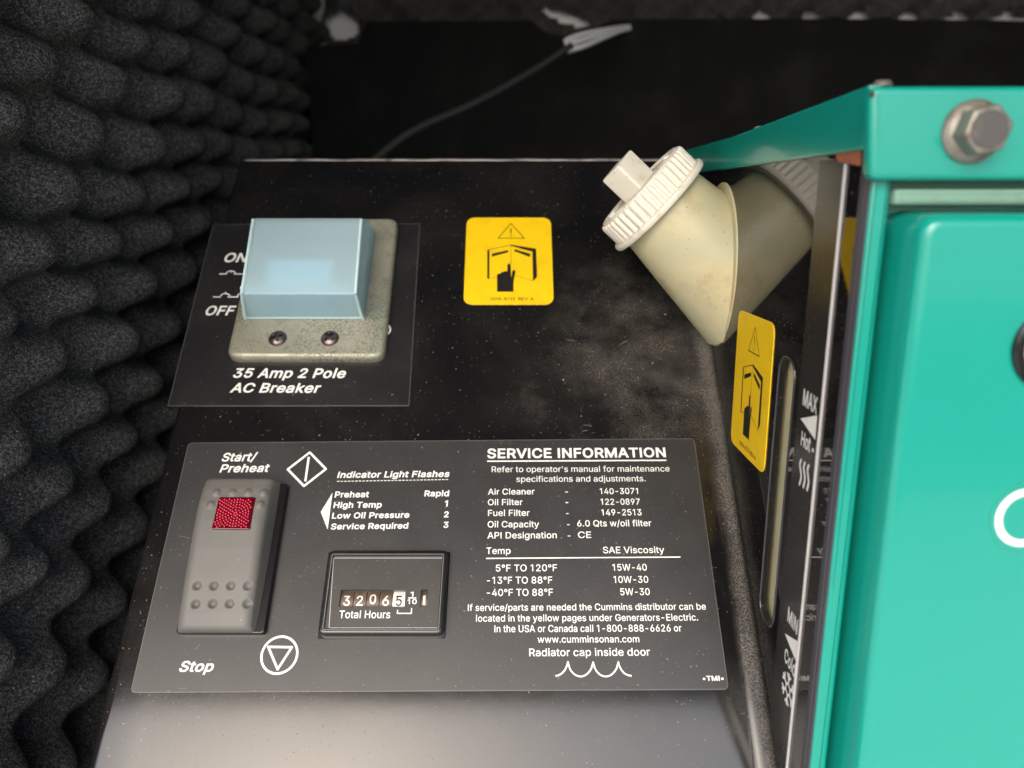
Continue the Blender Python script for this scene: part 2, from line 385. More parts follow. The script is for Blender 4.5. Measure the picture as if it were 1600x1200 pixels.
load_glyphs(r"""
  187 
' 206 78,318,70,509,136,509,128,318
- 453 337,244,337,188,114,188,114,244
. 187 95,-4,78,-1,63,9,53,24,50,41,53,59,63,73,78,83,95,87,113,83,128,73,138,59,141,41,138,24,128,9,113,-1
/ 249 235,533,71,-76,14,-76,178,533
0 453 227,-7,191,-3,158,7,130,24,105,48,85,77,69,113,57,155,50,202,48,254,50,306,57,353,69,395,85,431,106,461,130,484,159,502,191,512,227,516,262,512,295,502,323,484,348,461,368,431,384,395,396,353,403,306,405,254,403,202,396,155,384,113,368,77,348,48,323,24,295,7,263,-3|227,50,261,56,290,74,313,103,330,144,338,176,342,213,344,254,342,295,338,332,330,365,313,405,290,435,261,453,227,460,192,453,163,435,140,405,123,365,115,332,111,295,109,254,111,213,115,176,123,144,140,103,163,74,192,56
1 400 250,509,250,0,186,0,186,448,183,448,66,362,66,431,172,509
2 453 64,0,64,47,234,229,282,282,299,305,311,327,318,348,320,371,317,397,308,419,293,436,273,449,250,457,224,460,196,457,172,447,153,433,139,413,130,390,127,362,66,362,71,405,86,442,111,473,143,496,182,511,225,516,268,511,306,497,337,474,361,445,376,411,381,372,378,345,371,318,357,290,336,259,267,180,153,60,153,57,389,57,389,0
3 453 218,-7,173,-3,133,10,98,30,70,57,52,91,44,132,109,132,115,107,126,87,144,71,165,59,191,52,219,50,248,53,275,61,297,74,315,93,325,116,329,145,326,172,316,196,299,217,275,234,242,244,201,248,157,248,157,299,288,448,288,452,70,452,70,509,372,509,372,461,211,278,211,289,264,288,308,276,344,253,371,222,387,186,393,145,387,103,370,66,344,36,309,12,266,-2
4 453 40,105,40,158,247,509,311,509,109,166,109,163,413,163,413,105|282,0,282,121,282,146,282,318,343,318,343,0
5 453 221,-7,178,-2,140,11,108,32,83,60,66,93,60,130,122,130,127,108,138,89,154,73,173,60,196,52,221,50,250,53,276,64,298,82,314,104,324,131,328,162,324,193,314,221,297,244,275,262,248,273,218,277,192,275,167,268,145,258,128,246,67,253,96,509,366,509,366,452,151,452,134,301,136,301,155,315,178,325,203,331,229,334,263,330,294,321,321,306,345,285,364,260,379,231,388,199,391,163,385,117,369,76,343,41,309,15,268,-1
6 453 226,-7,182,-1,142,15,109,40,84,74,69,115,64,162,68,199,80,239,93,268,112,302,137,340,252,509,322,509,151,261,145,261,154,275,165,288,179,299,196,307,214,312,235,314,278,309,316,295,346,271,370,240,384,201,389,157,384,112,368,73,343,39,310,14,271,-2|226,48,254,52,279,63,299,79,314,101,324,128,327,157,324,187,314,213,299,235,279,251,254,262,226,265,198,262,174,252,153,235,138,214,128,188,125,158,128,128,138,102,153,79,174,63,198,52
7 453 97,0,323,448,323,452,62,452,62,509,391,509,391,449,165,0
8 453 226,-7,178,-2,136,11,101,33,74,62,57,96,52,135,55,166,65,195,81,220,101,241,125,256,153,265,153,267,119,282,93,308,76,342,70,380,75,417,90,450,114,477,146,498,184,511,226,516,269,511,306,498,337,477,361,450,377,417,382,380,376,342,359,308,333,282,300,267,300,265,327,256,351,241,372,220,387,195,397,166,401,135,395,96,378,62,352,33,317,11,275,-2|226,49,258,52,285,60,307,74,323,91,333,113,337,139,333,165,322,189,305,208,283,223,256,232,226,235,196,232,169,223,147,208,130,189,119,165,115,139,119,113,129,91,145,74,167,60,195,52|226,290,252,292,274,300,293,313,307,330,316,351,319,376,316,399,308,420,294,437,275,449,252,457,226,460,200,457,177,449,159,437,145,420,136,399,133,376,136,351,145,330,159,313,178,300,201,292
9 453 226,516,271,510,310,494,343,468,368,434,384,393,389,347,385,309,373,270,359,240,340,207,315,168,200,0,130,0,301,248,307,248,299,234,287,221,273,210,257,202,238,196,218,195,175,199,137,214,106,237,83,269,68,307,64,352,69,397,85,436,110,469,143,494,182,510|226,460,199,457,174,446,154,429,138,407,129,381,125,352,129,322,138,295,154,274,174,257,199,247,226,243,254,247,279,257,299,273,314,295,324,321,327,350,324,381,314,407,299,429,279,446,254,457
A 479 16,0,201,509,276,509,463,0,395,0,287,302,264,372,232,478,245,478,213,371,191,302,85,0|110,142,110,199,370,199,370,142
B 456 60,0,60,509,241,509,289,504,329,491,359,469,381,442,394,410,398,374,395,344,387,320,373,301,356,286,336,275,315,267,315,262,339,257,363,245,385,227,402,203,414,173,418,136,413,100,400,67,377,39,344,18,301,4,247,0|125,57,245,57,296,63,330,80,349,105,355,137,352,161,342,184,327,203,306,218,279,228,248,231,125,231|125,285,238,285,265,288,288,296,308,309,323,326,333,348,336,372,330,403,313,429,283,446,240,452,125,452
C 510 267,-7,225,-3,186,7,150,25,119,49,92,79,70,115,53,157,44,203,40,254,44,305,53,352,70,393,92,429,119,459,150,484,186,501,225,512,267,516,305,513,340,504,373,490,402,471,427,447,448,418,463,385,473,348,408,348,401,373,389,395,375,413,357,428,337,440,315,449,292,454,267,456,223,450,184,432,150,403,125,364,113,332,106,295,103,254,106,213,113,177,125,145,151,105,184,76,223,59,267,53,292,55,315,60,337,69,357,81,375,96,389,114,401,136,408,160,473,160,463,124,448,91,428,62,402,38,373,19,341,5,305,-4
D 502 219,0,96,0,96,57,215,57,254,60,288,68,318,81,354,110,379,149,390,181,397,216,399,255,397,294,390,329,379,361,354,399,320,428,291,441,258,449,221,452,93,452,93,509,225,509,273,505,315,495,353,478,385,455,412,426,433,391,449,351,458,306,462,255,458,205,449,159,433,119,411,83,384,54,351,31,312,14,268,3|125,509,125,0,60,0,60,509
E 418 60,0,60,509,372,509,372,452,125,452,125,286,355,286,355,229,125,229,125,57,375,57,375,0
F 410 60,0,60,509,369,509,369,452,125,452,125,278,346,278,346,221,125,221,125,0
G 520 269,-7,225,-3,185,7,149,25,118,49,91,79,69,116,53,157,43,203,40,254,43,305,53,352,69,393,91,429,117,459,149,484,184,501,223,512,265,516,304,513,340,504,374,489,403,469,429,445,449,416,465,384,474,349,408,349,399,372,387,393,373,411,356,427,337,439,315,448,291,454,265,456,222,450,183,432,150,404,125,364,113,332,106,295,103,254,106,213,113,177,125,145,151,105,184,76,224,59,269,53,309,57,345,71,374,93,396,123,410,160,415,202,434,199,283,199,283,256,478,256,478,200,475,160,466,124,451,91,431,62,406,38,377,19,344,5,308,-4
H 517 60,0,60,509,125,509,125,289,392,289,392,509,457,509,457,0,392,0,392,232,125,232,125,0
I 190 62,0,62,509,127,509,127,0
L 393 60,0,60,509,125,509,125,57,361,57,361,0
M 628 60,0,60,509,152,509,277,187,287,159,299,123,311,84,322,49,307,49,318,83,330,121,342,158,352,187,476,509,568,509,568,0,504,0,504,291,504,327,505,369,506,413,507,457,513,457,498,409,482,363,467,322,456,291,342,0,286,0,170,291,159,321,145,361,129,408,112,457,119,457,120,416,121,372,122,328,122,291,122,0
N 523 60,0,60,509,136,509,343,183,363,151,388,107,414,55,405,54,401,108,399,157,399,195,399,509,463,509,463,0,387,0,202,290,177,331,148,381,108,452,119,454,122,384,124,328,125,291,125,0
O 533 267,-7,225,-3,186,7,150,25,119,49,92,79,70,115,53,157,44,203,40,254,44,305,53,352,70,393,92,429,119,459,150,484,186,501,225,512,267,516,309,512,348,501,384,484,415,459,442,429,464,393,480,352,490,305,493,254,490,203,480,157,464,115,442,79,415,49,384,25,348,7,309,-3|267,53,310,59,349,76,383,105,408,144,420,176,428,213,430,254,428,295,420,332,408,365,383,404,349,433,310,450,267,456,223,450,184,433,151,404,125,364,113,332,106,295,103,254,106,213,113,176,125,144,151,105,184,76,223,59
P 444 60,0,60,509,235,509,289,503,332,487,366,462,390,430,404,391,409,348,404,304,390,265,366,233,332,207,289,191,235,186,109,186,109,242,233,242,269,246,297,256,318,272,333,294,342,319,344,348,342,376,333,402,318,423,297,439,268,449,232,452,125,452,125,0
Q 533 245,159,313,159,369,85,384,65,468,-48,401,-48,346,27,331,46|267,-7,225,-3,186,7,150,25,119,49,92,79,70,115,53,157,44,203,40,254,44,305,53,352,70,393,92,429,119,459,150,484,186,501,225,512,267,516,309,512,348,501,384,484,415,459,442,429,464,393,480,352,490,305,493,254,490,203,480,157,464,115,442,79,415,49,384,25,348,7,309,-3|267,53,310,59,349,76,383,105,408,144,420,176,428,213,430,254,428,295,420,332,408,365,383,404,349,433,310,450,267,456,223,450,184,433,151,404,125,364,113,332,106,295,103,254,106,213,113,176,125,144,151,105,184,76,223,59
R 449 60,0,60,509,236,509,290,504,333,489,367,465,390,433,405,395,409,352,405,309,390,271,367,240,333,217,289,203,236,198,96,198,96,255,234,255,269,258,298,267,319,281,334,300,342,324,345,352,342,380,334,405,319,425,298,440,269,449,233,452,125,452,125,0|353,0,230,229,303,229,428,0
S 446 224,-9,172,-4,128,9,91,31,64,60,46,96,38,137,104,137,110,110,123,88,142,71,166,59,194,52,224,49,257,52,286,60,311,74,329,92,341,114,346,139,342,161,332,179,316,193,296,205,245,222,184,239,145,253,112,269,86,289,60,326,52,372,58,413,75,448,102,476,138,498,180,511,227,516,275,511,316,498,351,476,377,449,394,415,401,378,337,378,326,412,302,437,267,453,225,459,194,456,167,448,145,435,129,418,118,398,115,376,119,352,131,334,148,319,169,308,212,293,264,279,312,264,336,252,359,238,379,220,395,198,405,171,408,139,403,99,386,64,360,34,323,11,294,0,261,-7
T 448 32,452,32,509,417,509,417,452,257,452,257,0,193,0,193,452
U 517 259,-8,220,-6,186,2,154,15,114,43,85,80,66,124,60,173,60,509,124,509,124,178,128,144,141,113,160,87,187,68,220,56,259,52,298,56,331,68,357,87,377,113,389,144,393,178,393,509,457,509,457,173,451,124,433,80,403,43,363,15,332,2,297,-6
V 479 204,0,16,509,84,509,192,206,215,137,248,31,235,31,267,138,290,206,395,509,463,509,278,0
W 686 155,0,16,509,82,509,163,196,175,145,187,94,197,40,189,40,200,94,211,145,224,196,306,509,380,509,462,196,474,145,486,94,497,40,488,40,499,94,510,145,523,196,603,509,670,509,530,0,455,0,368,323,351,391,336,475,350,475,335,395,318,323,230,0
X 474 18,0,217,284,217,236,29,509,104,509,178,400,204,361,223,329,243,292,232,292,252,329,272,361,298,400,374,509,446,509,259,239,259,287,456,0,382,0,292,129,268,165,250,195,230,231,244,231,225,196,206,166,182,129,91,0
a 389 160,-9,126,-5,94,5,68,22,48,45,35,73,30,108,34,138,43,161,58,179,78,193,100,203,125,211,178,220,234,227,252,230,265,235,273,243,276,255,276,257,273,279,267,297,256,311,240,322,220,329,196,331,171,329,149,322,132,313,118,301,107,288,100,274,41,291,57,322,79,346,104,364,133,375,163,382,194,384,239,379,263,372,286,360,306,343,322,320,333,290,337,251,337,0,277,0,277,52,272,52,252,25,236,12,215,1,190,-6|170,45,202,49,228,59,248,74,263,93,272,115,276,138,276,190,259,182,231,176,200,171,175,168,134,159,117,150,103,139,95,124,92,105,94,87,102,72,114,61,130,52,149,47
b 424 229,-8,198,-5,172,4,153,17,138,31,118,59,112,59,112,0,53,0,53,509,114,509,114,319,118,319,137,346,152,360,171,373,197,381,229,384,274,378,313,361,345,332,370,293,381,261,388,227,390,189,388,151,381,116,370,84,346,45,313,16,274,-2|220,47,253,51,279,66,301,88,316,117,325,151,328,189,325,227,316,261,301,290,280,311,253,325,220,330,188,325,161,312,140,291,125,263,116,229,113,189,116,150,125,115,140,86,162,65,188,51
c 395 207,-8,159,-2,117,16,82,46,56,85,44,116,37,150,34,187,37,225,44,260,56,291,82,330,117,360,159,378,207,384,234,383,260,377,284,368,305,356,324,341,340,322,353,301,362,277,303,262,290,289,270,311,242,325,207,330,173,325,145,310,124,287,108,258,99,224,96,187,99,151,108,117,124,89,145,66,173,51,207,46,243,52,271,66,292,89,304,117,363,102,354,78,341,56,325,37,306,21,285,9,261,-1,235,-6
d 424 195,-8,151,-2,111,16,79,45,55,84,43,116,36,151,34,189,36,227,43,261,55,293,79,332,112,361,151,378,196,384,228,381,253,373,272,360,287,346,306,319,311,319,311,509,372,509,372,0,313,0,313,59,307,59,287,31,272,17,252,4,227,-5|205,47,236,51,263,65,284,86,299,115,309,150,312,189,309,229,300,263,284,291,263,312,237,325,205,330,172,325,145,311,124,290,108,261,99,227,96,189,99,151,109,117,124,88,145,66,172,51
e 404 212,-8,161,-2,117,16,82,46,56,85,44,116,37,150,34,187,36,224,44,258,55,290,81,329,115,359,157,378,205,384,236,382,266,374,294,361,319,341,341,315,357,282,368,242,371,194,371,169,75,169,75,221,338,221,310,202,307,237,298,269,283,294,263,314,237,326,205,330,173,326,146,313,125,294,109,270,99,241,96,211,96,178,100,139,110,106,128,80,151,61,179,50,212,46,234,48,254,53,271,61,285,73,297,88,306,105,365,91,353,63,335,39,311,19,283,4,249,-5
f 253 228,379,228,327,6,327,6,379|81,0,81,432,84,461,96,486,113,505,135,519,161,527,187,530,222,527,243,521,227,468,215,472,195,474,171,470,154,460,145,443,142,419,142,0
g 425 207,-151,168,-148,134,-140,105,-127,82,-110,64,-91,51,-69,101,-41,122,-66,136,-78,154,-88,178,-95,207,-97,249,-92,282,-75,304,-47,311,-6,311,68,306,68,287,41,272,28,252,16,227,8,195,5,152,10,113,27,80,53,55,90,43,120,36,154,34,191,36,229,43,263,55,293,80,332,112,361,152,378,196,384,228,382,253,373,273,360,288,346,308,319,313,319,313,379,372,379,372,-9,367,-54,350,-90,324,-117,291,-136,251,-147|205,59,237,63,264,75,285,95,300,121,309,154,312,193,309,231,300,264,285,291,264,312,237,325,205,330,172,325,145,312,124,290,109,262,99,229,96,193,99,155,109,123,124,96,145,76,172,63
h 410 114,227,114,0,53,0,53,509,114,509,114,287,102,287,124,332,152,362,187,379,227,384,264,380,295,369,321,349,341,321,353,285,357,240,357,0,296,0,296,235,290,275,273,304,246,323,210,329,184,326,161,317,141,303,126,283,117,257
i 166 53,0,53,379,114,379,114,0|84,443,67,446,54,455,44,468,41,483,44,499,54,512,67,521,84,524,100,521,114,512,123,499,126,483,123,468,114,455,100,446
j 166 53,379,114,379,114,-30,111,-63,102,-90,86,-113,65,-129,37,-139,4,-143,-10,-143,-10,-87,2,-87,25,-83,40,-72,50,-54,53,-29|83,443,67,446,53,455,44,468,41,483,44,499,53,512,67,521,83,524,100,521,114,512,123,499,126,483,123,468,114,455,100,446
k 380 110,137,110,212,121,212,284,379,360,379,184,199,177,199|53,0,53,509,114,509,114,0|294,0,148,186,191,229,372,0
l 182 60,0,60,524,121,524,121,0
m 609 53,0,53,379,112,379,112,295,108,295,118,323,132,346,151,363,172,376,195,384,219,386,257,380,287,361,309,331,321,295,312,295,322,321,337,343,357,361,381,375,407,383,437,386,468,383,497,372,522,354,541,328,553,296,557,255,557,0,496,0,496,254,490,289,473,313,447,326,419,330,395,328,374,320,358,307,345,290,338,270,335,247,335,0,274,0,274,260,269,288,253,311,229,326,199,330,178,328,158,320,140,307,126,289,117,266,114,238,114,0
n 409 114,227,114,0,53,0,53,379,112,379,112,287,102,287,124,332,152,362,187,379,227,384,264,380,295,369,321,349,341,321,353,285,357,240,357,0,296,0,296,235,290,275,273,304,246,323,210,329,184,326,161,317,141,303,126,283,117,257
o 415 207,-8,159,-2,117,16,82,46,56,85,44,116,37,150,34,187,37,225,44,260,56,291,82,330,117,360,159,378,207,384,256,378,299,360,333,330,359,291,371,260,379,225,381,187,379,150,371,116,359,85,333,46,299,16,256,-2|207,46,242,51,270,66,292,89,307,117,316,151,319,187,316,224,307,258,292,287,270,310,242,325,207,330,173,325,145,310,124,287,108,258,99,224,96,187,99,151,108,117,124,89,145,66,173,51
p 424 53,-143,53,379,112,379,112,319,118,319,137,346,152,360,171,373,197,381,229,384,274,378,313,361,345,332,370,293,381,261,388,227,390,189,388,151,381,116,370,84,346,45,313,16,274,-2,229,-8,198,-5,173,4,153,17,138,31,118,59,114,59,114,-143|220,47,253,51,279,66,301,88,316,117,325,151,328,189,325,227,316,261,301,290,280,311,253,325,220,330,188,325,161,312,140,291,125,263,116,229,113,189,116,150,125,115,140,86,162,65,188,51
q 424 372,-143,311,-143,311,59,306,59,287,31,272,17,252,4,227,-5,195,-8,151,-2,111,16,79,45,55,84,43,116,36,151,34,189,36,227,43,261,55,293,79,332,112,361,151,378,196,384,228,381,253,373,272,360,287,346,307,319,313,319,313,379,372,379|205,47,236,51,263,65,284,86,299,115,309,150,312,189,309,229,300,263,284,291,263,312,237,325,205,330,172,325,145,311,124,290,108,261,99,227,96,189,99,151,109,117,124,88,145,66,172,51
r 259 53,0,53,379,112,379,112,321,115,321,130,347,152,367,181,380,213,385,229,384,243,384,243,322,230,324,207,326,182,323,159,315,140,301,126,284,117,262,114,237,114,0
s 365 182,-8,145,-5,112,3,84,18,62,38,45,63,36,94,94,107,105,79,124,60,150,49,181,45,217,50,244,62,262,81,268,103,265,121,254,136,237,147,212,155,149,170,104,186,72,208,53,237,47,274,51,305,65,332,87,354,115,370,149,381,187,384,223,381,254,372,279,358,299,339,314,316,324,290,268,277,258,298,243,316,219,328,187,333,156,329,131,317,114,299,109,277,112,258,124,243,144,232,172,223,229,209,275,194,306,171,325,142,331,107,326,75,312,47,290,24,260,6,223,-5
t 227 204,379,204,327,6,327,6,379|65,471,126,471,126,98,128,76,136,61,150,53,170,50,185,51,202,54,213,2,192,-3,168,-4,125,2,92,21,72,52,65,93
u 410 182,-5,146,-1,115,11,89,31,69,59,57,95,53,139,53,379,114,379,114,144,119,105,137,75,164,56,200,50,226,53,249,62,268,77,283,97,293,122,296,153,296,379,357,379,357,0,298,0,298,92,307,92,286,47,257,17,222,0
v 389 163,0,17,379,84,379,165,155,187,87,206,21,184,21,203,87,224,155,305,379,371,379,226,0
w 567 138,0,23,379,87,379,133,214,154,137,175,41,165,41,186,135,206,214,252,379,316,379,362,214,382,136,402,41,391,41,413,135,434,214,480,379,545,379,429,0,368,0,319,172,305,225,291,280,277,338,291,338,277,280,263,225,248,172,199,0
y 389 47,-139,61,-86,71,-87,88,-90,104,-89,118,-84,130,-74,141,-58,151,-36,163,-1,17,379,84,379,165,155,187,87,206,21,184,21,202,87,224,155,305,379,371,379,204,-58,191,-85,177,-107,159,-124,139,-136,117,-143,91,-145,65,-143
° 316 158,283,128,287,101,298,77,316,59,340,47,367,43,397,47,428,59,455,77,479,101,497,128,509,158,513,188,509,216,497,239,479,257,455,269,428,273,397,269,367,257,340,239,316,216,298,188,287|158,334,175,336,190,343,203,353,213,366,220,381,222,397,220,414,213,430,203,443,190,453,175,459,158,462,141,459,126,453,113,443,103,430,97,414,95,397,97,381,103,366,113,353,126,343,141,336
• 388 194,93,166,96,139,107,117,124,100,147,89,173,85,202,89,231,100,257,117,279,139,296,166,307,194,311,223,307,249,296,272,279,289,257,300,231,304,202,300,173,289,147,272,124,249,107,223,96
""")
# ------------------------------------------------------------------ a few settings
CEIL_FRONT, CEIL_Z = -190, 330
NECK_Y, NECK_Z = 248.0, -20.0
NECK_AX = (-.74, .025, .67)
LUG_DX = 0.0
# ------------------------------------------------------------------ materials
class NT:
    def __init__(s, name):
        s.m = bpy.data.materials.new(name)
        s.m.use_nodes = True
        s.t = s.m.node_tree
        s.b = s.t.nodes['Principled BSDF']
    def n(s, typ, **kw):
        nd = s.t.nodes.new(typ)
        for k, v in kw.items():
            if k in ('operation', 'blend_type', 'data_type', 'feature', 'interpolation_type', 'noise_dimensions', 'use_clamp', 'noise_type', 'wave_type', 'bands_direction'):
                setattr(nd, k, v)
            else:
                nd.inputs[k].default_value = v
        return nd
    def l(s, a, b):
        s.t.links.new(a, b)
    def coord(s):
        return s.t.nodes.new('ShaderNodeTexCoord').outputs['Object']
    def noise(s, vec, scale, detail=4, rough=.55, dist=0.0):
        nd = s.n('ShaderNodeTexNoise', Scale=scale, Detail=detail, Roughness=rough, Distortion=dist)
        s.l(vec, nd.inputs['Vector'])
        return nd.outputs['Fac']
    def ramp(s, fac, a, b, lo=0.0, hi=1.0):
        nd = s.n('ShaderNodeMapRange', interpolation_type='SMOOTHSTEP')
        nd.inputs['From Min'].default_value = a; nd.inputs['From Max'].default_value = b
        nd.inputs['To Min'].default_value = lo; nd.inputs['To Max'].default_value = hi
        s.l(fac, nd.inputs['Value'])
        return nd.outputs['Result']
    def math(s, op, a, b, clamp=False):
        nd = s.n('ShaderNodeMath', operation=op, use_clamp=clamp)
        for i, q in enumerate((a, b)):
            if isinstance(q, (int, float)): nd.inputs[i].default_value = q
            else: s.l(q, nd.inputs[i])
        return nd.outputs[0]
    def mix(s, fac, a, b):
        nd = s.n('ShaderNodeMix', data_type='RGBA')
        for i, q in ((0, fac), (6, a), (7, b)):
            if isinstance(q, (int, float)): nd.inputs[i].default_value = q
            elif isinstance(q, tuple): nd.inputs[i].default_value = (*q, 1) if len(q) == 3 else q
            else: s.l(q, nd.inputs[i])
        return nd.outputs[2]
    def mixf(s, fac, a, b):
        nd = s.n('ShaderNodeMix', data_type='FLOAT')
        for i, q in ((0, fac), (2, a), (3, b)):
            if isinstance(q, (int, float)): nd.inputs[i].default_value = q
            else: s.l(q, nd.inputs[i])
        return nd.outputs[0]
    def specks(s, vec, scale, share=.3, size=.16):
        """Scattered grains: few cells of a Voronoi pattern hold one grain of uneven size."""
        wob = s.n('ShaderNodeTexNoise', Scale=scale * 2.5, Detail=2.0)
        s.l(vec, wob.inputs['Vector'])
        vm = s.t.nodes.new('ShaderNodeVectorMath'); vm.operation = 'SCALE'
        s.l(wob.outputs['Color'], vm.inputs[0]); vm.inputs['Scale'].default_value = .35 / scale
        va = s.t.nodes.new('ShaderNodeVectorMath'); va.operation = 'ADD'
        s.l(vec, va.inputs[0]); s.l(vm.outputs[0], va.inputs[1])
        v = s.n('ShaderNodeTexVoronoi', Scale=scale)
        s.l(va.outputs[0], v.inputs['Vector'])
        sep = s.t.nodes.new('ShaderNodeSeparateColor')
        s.l(v.outputs['Color'], sep.inputs[0])
        on = s.math('GREATER_THAN', sep.outputs[0], 1 - share)
        rad = s.math('MULTIPLY', sep.outputs[1], size)
        near = s.math('LESS_THAN', v.outputs['Distance'], rad)
        return s.math('MULTIPLY', on, near)
    def bump(s, h, strength, dist):
        nd = s.n('ShaderNodeBump', Strength=strength, Distance=dist)
        s.l(h, nd.inputs['Height'])
        s.l(nd.outputs[0], s.b.inputs['Normal'])
    def set(s, **kw):
        for k, v in kw.items():
            s.b.inputs[k.replace('_', ' ')].default_value = v
        return s

def simple(name, col, rough, metal=0.0, spec=.5, wear=0.0, wear_col=(.3, .27, .22), scale=60, bump=0.0, **kw):
    t = NT(name)
    t.set(Roughness=rough, Metallic=metal, **kw)
    t.b.inputs['Specular IOR Level'].default_value = spec
    t.b.inputs['Base Color'].default_value = (*col, 1)
    c = t.coord()
    f = t.noise(c, scale)
    if wear:
        k = t.math('MULTIPLY', t.ramp(f, .45, .75), wear)
        t.l(t.mix(k, col, wear_col), t.b.inputs['Base Color'])
        t.l(t.mixf(k, rough, min(1, rough + .3)), t.b.inputs['Roughness'])
    if bump:
        t.bump(t.noise(c, scale * 8, 3), bump, .0003)
    return t.m

DUST = (.25, .225, .19)
def dusty(name, col, rough, film=.08, film_lo=.35, film_hi=.8, film_scale=28, specks=.5, big=.25, spec=.5, crease=None, ior=1.5, smudge=None, grain=.5):
    """Black or coloured paint under a film of dust, dust grains and a few larger crumbs."""
    t = NT(name)
    c = t.coord()
    f = t.math('MULTIPLY', t.ramp(t.noise(c, film_scale, 6, .62, .6), film_lo, film_hi), film)
    fine = t.ramp(t.noise(c, 1500, 2, .6), .48, .72)
    f = t.math('MULTIPLY', f, t.mixf(grain, 1.0, fine))
    if crease:                                   # dust gathered along a fold: x from a to b (metres)
        sx = t.t.nodes.new('ShaderNodeSeparateXYZ'); t.l(c, sx.inputs[0])
        wob = t.math('MULTIPLY', t.math('SUBTRACT', t.noise(c, 45, 4), .5), .0065)
        pos = t.math('ADD', sx.outputs['X'], wob)
        k = t.math('MULTIPLY', t.ramp(pos, crease[0], crease[1]), t.ramp(sx.outputs['Z'], .0042, .0012))
        k = t.math('MULTIPLY', k, t.mixf(.75, 1.0, t.ramp(t.noise(c, 2400, 2, .7), .4, .64)))
        f = t.math('ADD', f, t.math('MULTIPLY', k, crease[2]), True)
    if smudge:                                   # a wiped, dusty patch with a ragged outline
        (mx_, my_), r_s, amt = smudge
        vd = t.t.nodes.new('ShaderNodeVectorMath'); vd.operation = 'DISTANCE'
        vd.inputs[1].default_value = (mx_, my_, 0); t.l(c, vd.inputs[0])
        dd = t.math('ADD', vd.outputs['Value'], t.math('MULTIPLY', t.math('SUBTRACT', t.noise(c, 42, 5, .6), .5), .075))
        k2 = t.math('MULTIPLY', t.ramp(dd, r_s, r_s * .35), t.mixf(.7, 1.0, t.ramp(t.noise(c, 1700, 2, .7), .4, .66)))
        f = t.math('ADD', f, t.math('MULTIPLY', t.math('MULTIPLY', k2, t.ramp(t.noise(c, 60, 5, .65), .3, .7)), amt), True)
    g1 = t.specks(c, 620, specks, .15)
    g2 = t.specks(c, 1300, specks * .8, .22)
    g3 = t.specks(c, 210, big * .7, .06)
    g = t.math('MAXIMUM', t.math('MULTIPLY', g1, .5), t.math('MAXIMUM', t.math('MULTIPLY', g2, .35), g3))
    tot = t.math('MAXIMUM', f, g, True)
    t.l(t.mix(tot, col, DUST), t.b.inputs['Base Color'])
    t.l(t.mixf(t.math('MULTIPLY', tot, 1.2, True), t.mixf(t.ramp(t.noise(c, 90, 5), .3, .8), rough * .93, rough * 1.15), .75), t.b.inputs['Roughness'])
    t.b.inputs['Specular IOR Level'].default_value = spec
    t.b.inputs['IOR'].default_value = ior
    t.bump(t.math('ADD', g, t.math('MULTIPLY', t.noise(c, 400, 2), .05)), .35, .0001)
    return t.m

M = {}
M['black'] = dusty('black_paint', (.006, .006, .0065), .10, film=.13, film_lo=.35, film_hi=.95, film_scale=20, specks=.3, big=.1, smudge=((.050, .148), .052, .30), crease=(.0600, .0664, .6))
M['wall'] = dusty('black_gloss', (.005, .005, .0055), .035, film=.05, specks=.30, big=.12, ior=1.6)
M['decal'] = dusty('grey_decal', (.022, .022, .023), .36, film=.05, specks=.42, big=.2)
M['decal2'] = dusty('black_decal', (.012, .012, .013), .30, film=.08, specks=.42, big=.2)
M['decal3'] = dusty('level_decal', (.018, .017, .016), .24, film=.05, specks=.2, big=.1)
M['edge'] = simple('decal_edge_highlight', (.10, .097, .093), .4)  # pale border lines that paint the highlight along label edges
M['print'] = simple('white_print', (.74, .73, .70), .5, wear=.18, wear_col=(.4, .38, .34), scale=300)
M['ink'] = simple('black_ink', (.012, .011, .010), .4)
M['worn'] = simple('worn_edge', (.26, .235, .215), .38, metal=.3, wear=.9, wear_col=(.05, .04, .035), scale=160)
M['crumb'] = simple('crumb', (.36, .335, .30), .8)
M['grey_line'] = simple('grey_line', (.42, .41, .41), .35)

t = NT('yellow_vinyl')
c = t.coord()
k = t.math('MULTIPLY', t.ramp(t.noise(c, 130, 5, .6), .45, .75), .35)
k = t.math('MAXIMUM', k, t.math('MULTIPLY', t.specks(c, 900, .25, .14), .6))
t.l(t.mix(k, (.82, .53, .004), (.50, .31, .01)), t.b.inputs['Base Color'])
t.set(Roughness=.42)
M['yellow'] = t.m

t = NT('zinc_plate')
c = t.coord()
a = t.math('MULTIPLY', t.ramp(t.noise(c, 2200, 3, .7), .45, .62), t.ramp(t.noise(c, 110, 4, .6), .35, .62))
b = t.ramp(t.noise(c, 70, 4), .35, .7)
col = t.mix(b, (.29, .285, .22), (.36, .35, .275))
col = t.mix(t.math('MULTIPLY', t.ramp(t.noise(c, 60, 3, .5, 1.0), .55, .75), .5), col, (.22, .33, .24))
col = t.mix(t.math('MULTIPLY', a, .8), col, (.07, .06, .045))
t.l(col, t.b.inputs['Base Color'])
t.l(t.mixf(a, .38, .75), t.b.inputs['Roughness'])
t.set(Metallic=.35)
t.bump(a, .25, .0001)
M['zinc'] = t.m

